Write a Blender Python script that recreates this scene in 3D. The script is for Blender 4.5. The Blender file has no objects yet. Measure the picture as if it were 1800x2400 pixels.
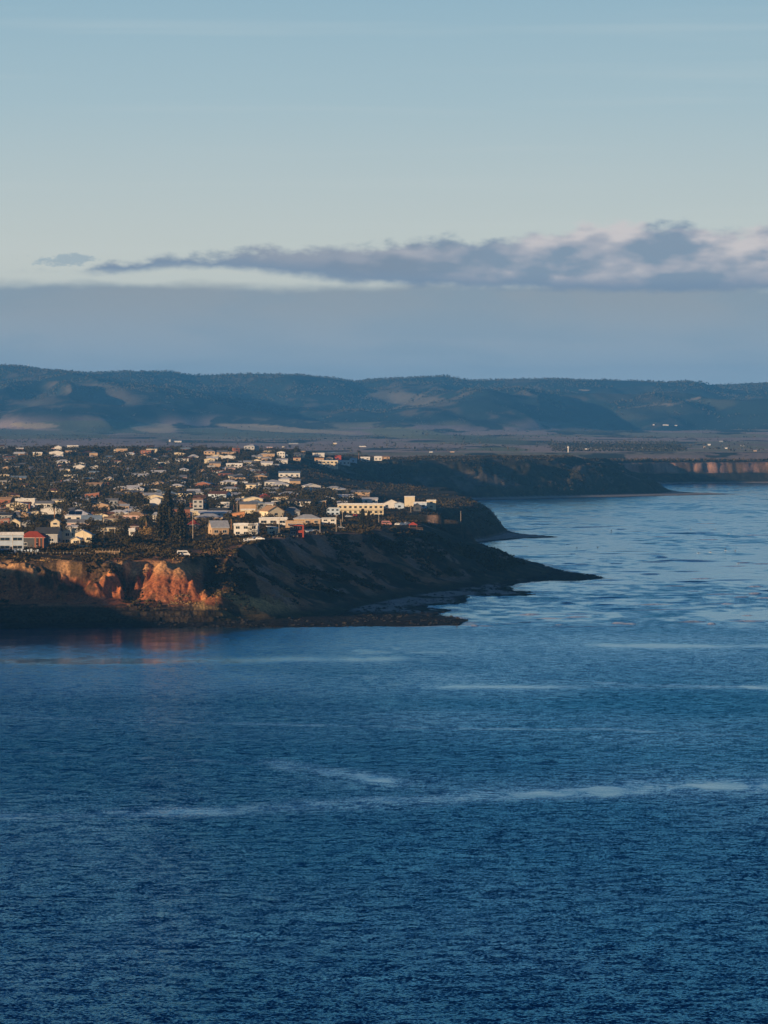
import bpy, math, random
import numpy as np
from mathutils import Vector, Matrix
C = bpy.context.scene
R = math.radians
random.seed(7)
rng = np.random.default_rng(11)
# ------------------------------------------------------------------ camera
F, CX, HY, H = 10000.0, 900.0, 985.0, 85.0      # focal length in photo px, centre column, horizon row, eye height
cam_d = bpy.data.cameras.new('camera'); cam = bpy.data.objects.new('camera', cam_d)
C.collection.objects.link(cam); C.camera = cam
cam.location = (0, 0, H); cam.rotation_euler = (R(90), 0, 0)
cam_d.sensor_fit = 'VERTICAL'; cam_d.sensor_height = 24.0
cam_d.lens = 24.0 * F / 2400
cam_d.shift_y = -(1200 - HY) / 2400
cam_d.clip_start = 0.5; cam_d.clip_end = 60000
C.render.resolution_x, C.render.resolution_y = 768, 1024
C.view_settings.view_transform = 'Standard'; C.view_settings.look = 'None'
C.view_settings.exposure = 0.55; C.view_settings.gamma = 1.0
# ------------------------------------------------------------------ sun
SUN_EL, SUN_AZ = R(7.0), math.atan2(-0.80, -0.60)          # azimuth measured from +Y towards +X: behind and left of the camera
sv = Vector((math.sin(SUN_AZ) * math.cos(SUN_EL), math.cos(SUN_AZ) * math.cos(SUN_EL), math.sin(SUN_EL)))
sl = bpy.data.lights.new('sun', 'SUN'); sl.energy = 4.8; sl.angle = R(0.5); sl.color = (1.0, 0.70, 0.42)
so = bpy.data.objects.new('sun', sl); C.collection.objects.link(so)
so.rotation_euler = (-sv).to_track_quat('-Z', 'Y').to_euler()

def srgb(r, g, b, k=1.0):
    f = lambda c: (c / 255 / 12.92 if c / 255 <= .04045 else ((c / 255 + .055) / 1.055) ** 2.4) * k
    return (f(r), f(g), f(b), 1)

class NT:
    """tiny node-tree helper"""
    def __init__(s, nt): s.nt = nt
    def n(s, t, **kw):
        o = s.nt.nodes.new(t)
        for k, v in kw.items(): setattr(o, k, v)
        return o
    def link(s, a, b): s.nt.links.new(a, b)
    def setin(s, sock, v):
        if isinstance(v, bpy.types.NodeSocket): s.link(v, sock)
        elif v is not None: sock.default_value = v
    def m(s, op, a, b=None, c=None, clamp=False):
        o = s.n('ShaderNodeMath', operation=op, use_clamp=clamp)
        for i, v in enumerate((a, b, c)): s.setin(o.inputs[i], v)
        return o.outputs[0]
    def mix(s, f, a, b, mode='MIX'):
        o = s.n('ShaderNodeMix', data_type='RGBA', blend_type=mode)
        s.setin(o.inputs[0], f); s.setin(o.inputs[6], a); s.setin(o.inputs[7], b)
        return o.outputs[2]
    def ss(s, v, a, b, lo=0.0, hi=1.0):
        o = s.n('ShaderNodeMapRange', interpolation_type='SMOOTHSTEP')
        for i, x in enumerate((v, a, b, lo, hi)): s.setin(o.inputs[i], x)
        return o.outputs[0]
    def ramp(s, f, pts):
        o = s.n('ShaderNodeValToRGB'); e = o.color_ramp.elements
        while len(e) < len(pts): e.new(0.5)
        for q, (p, c) in zip(e, pts): q.position = p; q.color = c
        s.link(f, o.inputs[0]); return o.outputs[0]
    def noise(s, vec, scale, detail=4, rough=.5, dist=0.0):
        o = s.n('ShaderNodeTexNoise'); s.setin(o.inputs['Vector'], vec)
        for k, v in (('Scale', scale), ('Detail', detail), ('Roughness', rough), ('Distortion', dist)): o.inputs[k].default_value = v
        return o.outputs[0]
    def comb(s, x, y, z=0.0):
        o = s.n('ShaderNodeCombineXYZ'); s.setin(o.inputs[0], x); s.setin(o.inputs[1], y); s.setin(o.inputs[2], z); return o.outputs[0]
    def curve(s, v, pts):                       # v in 0..1 -> value in 0..1
        o = s.n('ShaderNodeFloatCurve'); c = o.mapping.curves[0]
        while len(c.points) < len(pts): c.points.new(.5, .5)
        for p, (x, y) in zip(c.points, pts): p.location = (x, y); p.handle_type = 'AUTO_CLAMPED'
        o.mapping.update(); s.link(v, o.inputs[1]); return o.outputs[0]

# ------------------------------------------------------------------ world: nishita sky, low graded band of evening air and two cloud banks
W = bpy.data.worlds.new('World'); C.world = W; W.use_nodes = True
W.node_tree.nodes.clear(); w = NT(W.node_tree)
sky = w.n('ShaderNodeTexSky', sky_type='NISHITA'); sky.sun_disc = False
sky.sun_elevation = SUN_EL; sky.sun_rotation = SUN_AZ % (2 * math.pi); sky.altitude = 50; sky.dust_density = .6; sky.ozone_density = 2.0
tc = w.n('ShaderNodeTexCoord'); sep = w.n('ShaderNodeSeparateXYZ'); w.link(tc.outputs['Generated'], sep.inputs[0])
sx, sy, sz = sep.outputs
el = w.m('DIVIDE', sz, w.m('SQRT', w.m('ADD', w.m('MULTIPLY', sx, sx), w.m('MULTIPLY', sy, sy))))     # tan(elevation)
az = w.m('DIVIDE', sx, w.m('MAXIMUM', sy, .02))                                                       # tan(azimuth) off south
rowv = w.m('DIVIDE', w.m('SUBTRACT', HY, w.m('MULTIPLY', el, 10000.0)), 1000.0)      # metres-per-10km style elevation scale, 0.985 at the horizon
colv = w.m('DIVIDE', w.m('ADD', w.m('MULTIPLY', az, 10000.0), 900.0), 1800.0)
clear = w.ramp(w.m('MULTIPLY', w.m('MAXIMUM', el, 0.0), 2.0), [
    (0.000, srgb(206, 206, 194)), (0.075, srgb(201, 205, 196)), (0.105, srgb(186, 197, 195)), (0.15, srgb(163, 186, 194)),
    (0.205, srgb(142, 174, 190)), (0.25, srgb(84, 150, 190)), (0.34, srgb(24, 106, 168)), (0.50, srgb(10, 70, 128)), (1.0, srgb(14, 44, 84))])
nish = w.mix(1.0, sky.outputs[0], (.12, .12, .12, 1), 'MULTIPLY')
base = w.mix(w.ss(el, .35, 1.3), clear, w.mix(.72, nish, srgb(26, 52, 90)))
# thin streaks high up
st = w.noise(w.comb(w.m('MULTIPLY', az, 6.0), w.m('MULTIPLY', el, 170.0)), 1.0, 3, .55)
base = w.mix(w.m('MULTIPLY', w.ss(st, .50, .75), .12), base, srgb(205, 210, 206))
front = w.ss(sy, .1, .4)
n1 = w.noise(w.comb(w.m('MULTIPLY', az, 105.0), w.m('MULTIPLY', el, 205.0), 3.1), 1.0, 8, .56)
n2 = w.noise(w.comb(w.m('MULTIPLY', az, 24.0), w.m('MULTIPLY', el, 110.0), 9.1), 1.0, 5, .5, .3)
n3 = w.noise(w.comb(w.m('MULTIPLY', az, 330.0), w.m('MULTIPLY', el, 620.0), 1.7), 1.0, 6, .6)
colc = w.m('MAXIMUM', w.m('MINIMUM', colv, 1.0), 0.0)
# lower haze bank
edge = w.m('ADD', w.curve(colc, [(0, .652), (.12, .655), (.25, .665), (.45, .667), (.6, .655), (1, .660)]), w.m('ADD', w.m('MULTIPLY', w.m('SUBTRACT', n1, .5), .030), w.m('MULTIPLY', w.m('SUBTRACT', n2, .5), .042)))
low = w.ss(w.m('SUBTRACT', rowv, edge), -.007, .022)
lowc = w.ramp(rowv, [(.64, srgb(144, 151, 156)), (.72, srgb(150, 158, 164)), (.80, srgb(156, 168, 178)), (.90, srgb(160, 178, 194)), (1.0, srgb(166, 184, 196))])
lowc = w.mix(w.m('MULTIPLY', w.ss(n2, .4, .68), .30), lowc, srgb(122, 150, 170))
sky2 = w.mix(w.m('MULTIPLY', low, w.m('MULTIPLY', front, .96)), base, lowc)
# long cumulus bank
top = w.curve(colc, [(0, .640), (.09, .638), (.14, .612), (.20, .600), (.24, .592), (.35, .578), (.50, .568), (.58, .556), (.66, .556), (.72, .540), (.78, .522), (.86, .524), (.93, .531), (1, .535)])
bot = w.curve(colc, [(0, .640), (.09, .640), (.14, .645), (.22, .632), (.26, .628), (.35, .642), (.45, .662), (.6, .676), (.72, .684), (.86, .687), (1, .684)])
n4 = w.noise(w.comb(w.m('ADD', w.m('MULTIPLY', az, 105.0), .35), w.m('ADD', w.m('MULTIPLY', el, 205.0), -.30), 3.1), 1.0, 8, .56)
n5 = w.noise(w.comb(w.m('MULTIPLY', az, 42.0), w.m('MULTIPLY', el, 105.0), 5.5), 1.0, 3, .5)
n6 = w.noise(w.comb(w.m('ADD', w.m('MULTIPLY', az, 42.0), .40), w.m('ADD', w.m('MULTIPLY', el, 105.0), -.35), 5.5), 1.0, 3, .5)
jit = w.m('ADD', w.m('MULTIPLY', w.m('SUBTRACT', n1, .5), .082), w.m('MULTIPLY', w.m('SUBTRACT', n3, .5), .035))
dt = w.m('SUBTRACT', w.m('ADD', rowv, jit), top); db = w.m('SUBTRACT', bot, w.m('ADD', rowv, w.m('MULTIPLY', jit, .35)))
cum = w.m('MULTIPLY', w.ss(dt, -.007, .024), w.ss(db, -.006, .016))
thick = w.m('DIVIDE', dt, w.m('MAXIMUM', w.m('SUBTRACT', bot, top), .01))
rel = w.m('ADD', w.m('MULTIPLY', w.m('SUBTRACT', n6, n5), 2.4), w.m('MULTIPLY', w.m('SUBTRACT', n4, n1), .6))      # sunlit cloud sides painted in, facing the low sun on the left
litm = w.m('MULTIPLY', w.ss(w.m('ADD', rel, w.m('MULTIPLY', w.m('SUBTRACT', n2, .5), 1.2)), -.05, .42), w.ss(colv, .40, .74, .10, 1.0))
litm = w.m('MULTIPLY', w.m('MULTIPLY', litm, w.ss(thick, .95, .45, .0, 1.0)), w.ss(db, .010, .055))
cc = w.mix(w.ss(w.m('SUBTRACT', rel, 0.0), .15, -.25), w.mix(w.ss(colv, .45, .7), srgb(140, 147, 160), srgb(166, 167, 176)), w.mix(w.ss(colv, .45, .7), srgb(124, 136, 152), srgb(128, 144, 162)))
cc = w.mix(w.m('MULTIPLY', litm, .85), cc, srgb(214, 204, 200)); cc = w.mix(w.ss(db, .050, .004), cc, srgb(122, 139, 160))  # painted sunlit tone, then painted shade along the cloud base
sky3 = w.mix(w.m('MULTIPLY', cum, w.m('MULTIPLY', front, .94)), sky2, cc)
# wisp on the far left
wd = w.m('ADD', w.m('POWER', w.m('DIVIDE', w.m('SUBTRACT', colv, .072), .042), 2.0), w.m('POWER', w.m('DIVIDE', w.m('SUBTRACT', rowv, .610), .014), 2.0))
wis = w.ss(w.m('ADD', wd, w.m('ADD', w.m('MULTIPLY', w.m('SUBTRACT', n1, .5), 9.0), w.m('MULTIPLY', w.m('SUBTRACT', n3, .5), 7.0))), 1.2, -.4)
sky3 = w.mix(w.m('MULTIPLY', wis, w.m('MULTIPLY', front, .6)), sky3, srgb(140, 160, 174))
bg = w.n('ShaderNodeBackground'); w.link(w.mix(1.0, sky3, (7.7, 7.7, 7.7, 1), 'MULTIPLY'), bg.inputs[0]); bg.inputs[1].default_value = .1
wo = w.n('ShaderNodeOutputWorld'); w.link(bg.outputs[0], wo.inputs[0])

# ------------------------------------------------------------------ helpers
col = C.collection
MATS = {}
def mat(name, color, rough=.85, spec=.3, noise=.25, scale=1.0, metal=0.0):
    if name in MATS: return MATS[name]
    m = bpy.data.materials.new(name); m.use_nodes = True; t = NT(m.node_tree)
    p = m.node_tree.nodes['Principled BSDF']
    g = t.n('ShaderNodeTexCoord')
    n = t.noise(g.outputs['Object'], scale, 4, .6)
    k = t.ss(n, .3, .7, 1 - noise, 1 + noise * .6)
    c = t.n('ShaderNodeVectorMath', operation='SCALE'); c.inputs[0].default_value = color[:3]; t.link(k, c.inputs['Scale'])
    t.link(c.outputs[0], p.inputs['Base Color'])
    p.inputs['Roughness'].default_value = rough; p.inputs['Specular IOR Level'].default_value = spec; p.inputs['Metallic'].default_value = metal
    MATS[name] = m; return m

class MB:
    def __init__(s): s.v = []; s.f = []
    def box(s, x0, x1, y0, y1, z0, z1):
        b = len(s.v)
        s.v += [(x0, y0, z0), (x1, y0, z0), (x1, y1, z0), (x0, y1, z0), (x0, y0, z1), (x1, y0, z1), (x1, y1, z1), (x0, y1, z1)]
        s.f += [(b, b+3, b+2, b+1), (b+4, b+5, b+6, b+7), (b, b+1, b+5, b+4), (b+1, b+2, b+6, b+5), (b+2, b+3, b+7, b+6), (b+3, b, b+4, b+7)]
        return s
    def poly(s, pts):
        b = len(s.v); s.v += [tuple(p) for p in pts]; s.f.append(tuple(range(b, b + len(pts)))); return s
    def prism(s, prof, y0, y1):                 # prof: list of (x,z), extruded along y
        b = len(s.v); n = len(prof)
        s.v += [(x, y0, z) for x, z in prof] + [(x, y1, z) for x, z in prof]
        s.f.append(tuple(b + i for i in range(n))); s.f.append(tuple(b + n + i for i in reversed(range(n))))
        for i in range(n):
            j = (i + 1) % n; s.f.append((b + i, b + n + i, b + n + j, b + j))
        return s
    def tube(s, pts, rad, k=6):
        pts = [Vector(p) for p in pts]; rad = rad if isinstance(rad, (list, tuple)) else [rad] * len(pts)
        b = len(s.v)
        for i, p in enumerate(pts):
            d = (pts[min(i + 1, len(pts) - 1)] - pts[max(i - 1, 0)]).normalized()
            a = d.orthogonal().normalized() if abs(d.z) < .99 else Vector((1, 0, 0)); c = d.cross(a)
            for j in range(k):
                t = 2 * math.pi * j / k; s.v.append(tuple(p + (a * math.cos(t) + c * math.sin(t)) * rad[i]))
        for i in range(len(pts) - 1):
            for j in range(k):
                j2 = (j + 1) % k; s.f.append((b + i*k + j, b + i*k + j2, b + (i+1)*k + j2, b + (i+1)*k + j))
        s.f.append(tuple(b + j for j in reversed(range(k)))); s.f.append(tuple(b + (len(pts)-1)*k + j for j in range(k)))
        return s
    def cyl(s, x, y, z0, z1, r, k=10, axis='Z'):
        return s.tube([(x, y, z0), (x, y, z1)], r, k)
    def wheel(s, x, y0, y1, z, r, k=12):
        b = len(s.v)
        for yy in (y0, y1):
            for j in range(k):
                t = 2 * math.pi * j / k; s.v.append((x + r * math.cos(t), yy, z + r * math.sin(t)))
        s.f.append(tuple(b + j for j in range(k))); s.f.append(tuple(b + k + j for j in reversed(range(k))))
        for j in range(k):
            j2 = (j + 1) % k; s.f.append((b + j, b + k + j, b + k + j2, b + j2))
        return s
    def build(s, name, m, parent=None, smooth=False):
        me = bpy.data.meshes.new(name); me.from_pydata(s.v, [], s.f); me.update()
        if smooth: me.polygons.foreach_set('use_smooth', [True] * len(me.polygons))
        if m: me.materials.append(m)
        o = bpy.data.objects.new(name, me); col.objects.link(o)
        if parent: o.parent = parent
        return o

def tag(o, label, cat=None, group=None, kind=None):
    if label: o['label'] = label
    if cat: o['category'] = cat
    if group: o['group'] = group
    if kind: o['kind'] = kind
    return o
def empty(name, loc, rz=0.0, sc=1.0):
    o = bpy.data.objects.new(name, None); col.objects.link(o)
    o.location = loc; o.rotation_euler = (0, 0, rz); o.scale = (sc, sc, sc); o.empty_display_size = .5
    return o
def copy_tree(o, parent=None):
    c = o.copy(); col.objects.link(c); c.parent = parent
    for ch in list(o.children): copy_tree(ch, c)
    return c

# ------------------------------------------------------------------ noise in numpy
TB = np.random.default_rng(5).random((256, 256))
def vn(x, y, s=0):
    x = np.asarray(x, float) + s * 17.13; y = np.asarray(y, float) + s * 9.71
    xi = np.floor(x).astype(int); yi = np.floor(y).astype(int); fx = x - xi; fy = y - yi
    fx = fx * fx * (3 - 2 * fx); fy = fy * fy * (3 - 2 * fy)
    a = TB[xi & 255, yi & 255]; b = TB[(xi + 1) & 255, yi & 255]; c = TB[xi & 255, (yi + 1) & 255]; d = TB[(xi + 1) & 255, (yi + 1) & 255]
    return (a * (1 - fx) + b * fx) * (1 - fy) + (c * (1 - fx) + d * fx) * fy
def fbm(x, y, o=4, s=0, g=.5):
    r = 0; a = 1; t = 0
    for i in range(o):
        r = r + a * vn(x * 2**i, y * 2**i, s + i * 3); t += a; a *= g
    return r / t
def sstep(x, a, b): t = np.clip((x - a) / (b - a), 0, 1); return t * t * (3 - 2 * t)
def pxof(X, Y): return CX + X / np.maximum(Y, 1) * F
def at(px, py, z=0.0):                          # point of the level z seen at this photo pixel
    Y = (H - z) / (py - HY) * F; return (px - CX) / F * Y, Y

# ------------------------------------------------------------------ coastline (level z = 0 and the toe of the slopes)
SHORE = [(-1600, 1475), (0, 1474), (300, 1472), (700, 1470), (960, 1468), (1075, 1466), (1085, 1462), (1098, 1454), (1062, 1447), (1028, 1439), (1059, 1431), (1040, 1428), (1000, 1425), (1004, 1421), (1025, 1418),
         (1098, 1414), (1092, 1403), (1107, 1397), (1165, 1397), (1220, 1396), (1257, 1393), (1250, 1389), (1204, 1383), (1197, 1376), (1211, 1368), (1238, 1365), (1290, 1361),
         (1353, 1361), (1418, 1355), (1395, 1348), (1336, 1341), (1297, 1332), (1269, 1321), (1239, 1312), (1184, 1302), (1142, 1291), (1121, 1279), (1108, 1274),
         (1163, 1268), (1218, 1263), (1269, 1261), (1312, 1259), (1281, 1256), (1227, 1252), (1200, 1247), (1180, 1235), (1150, 1220), (1110, 1203), (1030, 1184), (985, 1177), (1040, 1175),
         (1100, 1173), (1256, 1169.5), (1437, 1165), (1585, 1161.5), (1735, 1158), (1648, 1156.3), (1590, 1152), (1560, 1146), (1530, 1140), (1520, 1136), (1600, 1134), (1800, 1132.5), (2900, 1131)]
TOE = [(-1600, 1467), (0, 1467), (300, 1466), (500, 1463), (650, 1458), (780, 1448), (825, 1434), (900, 1415), (1000, 1397), (1100, 1381), (1190, 1367), (1250, 1357), (1283, 1349), (1290, 1342),
       (1272, 1335), (1225, 1319), (1170, 1304), (1120, 1292), (1080, 1281), (1065, 1273), (1100, 1269), (1140, 1265), (1172, 1257), (1188, 1251), (1186, 1244), (1165, 1236), (1135, 1222), (1095, 1206),
       (1015, 1187), (962, 1179.5), (985, 1173.5), (1040, 1171), (1100, 1169.5), (1256, 1166), (1437, 1162), (1540, 1159), (1578, 1155), (1566, 1150), (1535, 1143), (1500, 1137.5), (1540, 1133.6), (1620, 1132.3), (1800, 1131), (2900, 1129.6)]
def world_poly(pts):
    P = [at(x, y) for x, y in pts]
    return np.array(P)
SH, TO = world_poly(SHORE), world_poly(TOE)
def sdist(X, Y, P):
    """signed distance to an open coast polyline, positive inland"""
    sh = X.shape; X = X.ravel(); Y = Y.ravel()
    d2 = np.full(X.shape, 1e18)
    for (ax, ay), (bx, by) in zip(P[:-1], P[1:]):
        dx, dy = bx - ax, by - ay; t = np.clip(((X - ax) * dx + (Y - ay) * dy) / (dx * dx + dy * dy), 0, 1)
        d2 = np.minimum(d2, (X - ax - t * dx) ** 2 + (Y - ay - t * dy) ** 2)
    Q = np.vstack([P, [[P[-1][0] + 3000, 40000], [-30000, 40000], [-30000, P[0][1]]]])
    ins = np.zeros(X.shape, bool)
    for (ax, ay), (bx, by) in zip(Q, np.roll(Q, -1, 0)):
        c = (ay > Y) != (by > Y)
        if ay != by: ins ^= c & (X < (bx - ax) * (Y - ay) / (by - ay) + ax)
    d = np.sqrt(d2); return np.where(ins, d, -d).reshape(sh)

TY = [1700, 1815, 1880, 1990, 2120, 2350, 2650, 3050, 3550, 4000, 4400, 4600, 4800, 5200, 6000, 6500, 7500, 9000, 11500, 14000, 14500, 40000]
TZ = [26.5, 27.0, 27.7, 28.3, 28.8, 28.6, 28.0, 28.6, 30.0, 35.0, 43.2, 51.0, 49.0, 40.0, 34.0, 36.0, 37.0, 40.0, 50.0, 68.0, 74.0, 74.0]
def plateau(X, Y):
    p = pxof(X, Y); z = np.interp(Y, TY, TZ)
    z2 = np.interp(Y, [1700, 2250, 2500, 3100, 3400, 4200, 4700, 5000, 5300, 6000], [26.5, 27, 26, 22.5, 23, 30, 41, 42, 38, 33])   # the seaward headlands
    z3 = np.interp(Y, TY, TZ)
    t = sstep(p, 640, 900)
    z = z * (1 - t) + z2 * t
    z = np.where(Y > 5500, np.interp(Y, TY, TZ), z)
    return z
DCOLS = np.array(TY[1:12], float)
DROWS = HY + (H - np.array(TZ[1:12])) / DCOLS * F
def dof(py): return float(np.interp(-py, -DROWS, DCOLS))

CONES = [  # (px, photo row of the top, distance, fall across, fall towards the sea): eroded buttresses of the cliff
    (386, 1306, 1838, 1.0, .60), (420, 1322, 1833, .95, .62), (452, 1350, 1824, 1.4, .8), (480, 1378, 1817, 2.4, 1.3),
    (228, 1343, 1824, 1.0, .58), (345, 1311, 1838, 1.9, .80), (322, 1336, 1830, 2.0, .9),
    (160, 1306, 1842, .80, .50), (85, 1312, 1840, .80, .50), (10, 1310, 1840, .85, .5), (-70, 1312, 1840, .75, .5)]
def hfun(X, Y, detail=True):
    X = np.asarray(X, float); Y = np.asarray(Y, float)
    p = pxof(X, Y)
    dS = sdist(X, Y, SH); dT = sdist(X, Y, TO)
    sea = np.where(dS > 0, .15 + .9 * sstep(dS, 0, 25), -2.5)
    far = sstep(Y, 3300, 3900)
    if detail:
        wob = (fbm(X / 9, Y / 22, 4, 3) - .5) * 3.0 * (1 - far) + (fbm(X / 60, Y / 110, 4, 7) - .5) * 34 * far
        sea = sea + np.where(dS > 0, (fbm(X / 3, Y / 6, 3, 1) - .42) * .9 * (1 - far), 0)
        dS2 = dS + wob
        sea = np.where(dS + (fbm(X / 5, Y / 12, 4, 21) - .5) * 9 * np.clip(Y / 2500, 0, 1) + (fbm(X / 10, Y / 7, 4, 22) - .47) * 26 * (Y < 2700) * sstep(p, 620, 800) * (1 - sstep(dT, -12, -4)) > 0, sea, -2.5)
    left = 1 - sstep(p, 450, 600); left = np.where(Y < 2700, left, 0)
    wR = np.interp(p, [450, 560, 700, 1300], [20, 56, 70, 72])
    wid = np.where(Y < 2700, wR, 34.0); wid = wid + (130 - wid) * sstep(Y, 3700, 4100); wid = wid + (62 - wid) * sstep(Y, 5150, 5350)
    PL = plateau(X, Y)
    d = dT
    if detail:
        gul = (fbm(X / 34, Y / 60, 4, 11) - .5)
        spur = (np.abs(fbm(X / 16, Y / 40, 3, 31) - .5) * 2)
        d = d + np.where(dT > 0, 1, 0) * sstep(dT, 0, 25) * (gul * 26 * (1 - left) + spur * 7 * (1 - left)) * (1 + far * .9 - sstep(Y, 5250, 5350) * 1.3)
    t = np.clip(d / wid, 0, 1)
    sR = t ** 1.12; conv = sstep(Y, 2720, 2860) * (1 - sstep(Y, 3700, 4100))
    sR = sR * (1 - conv) + (1 - (1 - t) ** 1.9) * conv
    c5 = sstep(Y, 3900, 4300) * (1 - sstep(Y, 5150, 5350)); sR = sR * (1 - c5) + (1 - (1 - t) ** 1.35) * c5
    f5 = sstep(Y, 5300, 5400); prof5 = np.interp(t, [0, .5, .62, .72, 1], [0, .40, .46, .92, 1]); sR = sR * (1 - f5) + prof5 * f5; PL = PL - 6.5 * f5 * (1 - sstep(Y, 6050, 6400))
    zR = 1.0 + (PL - 1.0) * sR
    # left-hand cliff: ledge, bench, eroded face
    dl = dT
    if detail:
        fold = fbm(X / 13, Y / 14, 3, 41) - .5; rill = np.abs(vn(X / 3.1 + Y * .01, Y / 40, 43) - .5)
        face = sstep(dT, 20, 30) * (1 - sstep(dT, 46, 62))
        dl = dT - 9 * sstep(p, 285, 310) * (1 - sstep(p, 470, 600)) * sstep(dT, 18, 30) * (1 - sstep(dT, 52, 66)) + face * (fold * (20 - 12 * sstep(p, 290, 320)) - rill * 2 * (1 - sstep(p, 290, 320)) + (fbm(X / 5, Y / 6, 4, 45) - .5) * (7 - 4 * sstep(p, 290, 330))) + (fbm(X / 5, Y / 5, 3, 47) - .5) * 3
    zL = np.interp(dl, [-5, 0, 1.5, 4, 5, 9, 10, 16, 30, 36, 44, 49, 60, 90], [.4, .8, 3.0, 3.6, 5.2, 5.6, 7.0, 8.0, 10.0, 17.0, 24.5, 25.6, 26.0, 27.3])
    if detail:
        for (cx, cy, cd, kx, ky) in CONES:
            cd = cd - 15; ax = (cx - CX) / F * cd; az_ = H - (cy - HY) / F * cd
            wx = (X - ax) + (fbm(X / 5 + cx, Y / 5, 3, 46) - .5) * 2.2; r = np.sqrt((kx * wx) ** 2 + (ky * np.minimum(Y - cd, 0)) ** 2 + (1.5 * np.maximum(Y - cd, 0)) ** 2 + 2.2) + .7
            zc = az_ + .5 - r + (fbm(X / 1.3, Y / 2.5, 4, int(cx) % 90) - .5) * 1.3 * np.clip(r / 4, 0, 1)
            zc = zc - np.maximum(0, 1 - np.abs((dT - 8) / 9)) * 1.5 * vn(X / 2.3, Y / 60, 48)
            zL = np.where((dT > 9) & (zc > 7.0), np.maximum(zL, zc), zL)
        # strata: hard bands of the lower cliff
        zq = np.round(zL / 1.1) * 1.1; zL = np.where((zL < 8) & (zL > 1), zL * .4 + zq * .6, zL)
    z = zR * (1 - left) + zL * left
    z = z + (3.2 * np.exp(-((dT - 15) / 6) ** 2) * sstep(p, 470, 520) * (1 - sstep(p, 650, 720)) * (Y < 2000) * (.35 + 1.3 * fbm(X / 6, Y / 6, 3, 49)) if detail else 0)
    if detail:
        near = np.where(Y < 2700, 1, 0)
        z = z + (fbm(X / 14, Y / 22, 5, 51) - .5) * 1.7 * sstep(dT, 4, 30) * (1 - left * .6)
        z = z + (fbm(X / 20, Y / 16, 4, 57) - .45) * 2.6 * near * np.exp(-((dT - 58) / 14) ** 2) * left          # clifftop dunes
        z = z + (fbm(X / 60, Y / 160, 4, 61) - .5) * 7.0 * far * sstep(dT, 20, 90) * (1 - sstep(Y, 5200, 5600))
    z = np.where(dT > 0, np.maximum(z, sea), sea)
    return np.minimum(z, 400)

# path and road: worn strips of bare ground (px,row on the slope); used for colour only
def grid_rows(spec):
    out = []
    for a, b, s in spec: out += list(np.arange(a, b, s))
    return np.array(out)
cols_ = np.concatenate([np.arange(-1500, -60, 16), np.arange(-60, 1860, 2.2), np.arange(1860, 2800, 16)])

def mesh_grid(name, X, Y, Z, keep, mats_, colors=None, smooth=True, attrs=None):
    n, m = X.shape
    me = bpy.data.meshes.new(name)
    idx = np.arange(n * m).reshape(n, m)
    q = np.stack([idx[:-1, :-1], idx[:-1, 1:], idx[1:, 1:], idx[1:, :-1]], -1).reshape(-1, 4)
    k = (keep[:-1, :-1] | keep[:-1, 1:] | keep[1:, 1:] | keep[1:, :-1]).ravel(); q = q[k]
    used = np.unique(q); remap = np.full(n * m, -1); remap[used] = np.arange(len(used)); q = remap[q]
    V = np.stack([X.ravel(), Y.ravel(), Z.ravel()], -1)[used]
    me.vertices.add(len(V)); me.vertices.foreach_set('co', V.astype(np.float32).ravel())
    me.loops.add(len(q) * 4); me.loops.foreach_set('vertex_index', q.astype(np.int32).ravel())
    me.polygons.add(len(q)); me.polygons.foreach_set('loop_start', np.arange(0, len(q) * 4, 4, dtype=np.int32)); me.polygons.foreach_set('loop_total', np.full(len(q), 4, np.int32))
    me.polygons.foreach_set('use_smooth', np.full(len(q), smooth))
    me.update(calc_edges=True)
    if colors is not None:
        a = me.color_attributes.new('Col', 'FLOAT_COLOR', 'POINT')
        cc = np.ones((len(V), 4), np.float32); cc[:, :3] = colors.reshape(-1, 3)[used]; a.data.foreach_set('color', cc.ravel())
    for an, av in (attrs or {}).items():
        a = me.attributes.new(an, 'FLOAT', 'POINT'); a.data.foreach_set('value', av.ravel()[used].astype(np.float32))
    me.materials.append(mats_)
    o = bpy.data.objects.new(name, me); col.objects.link(o); return o

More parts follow.
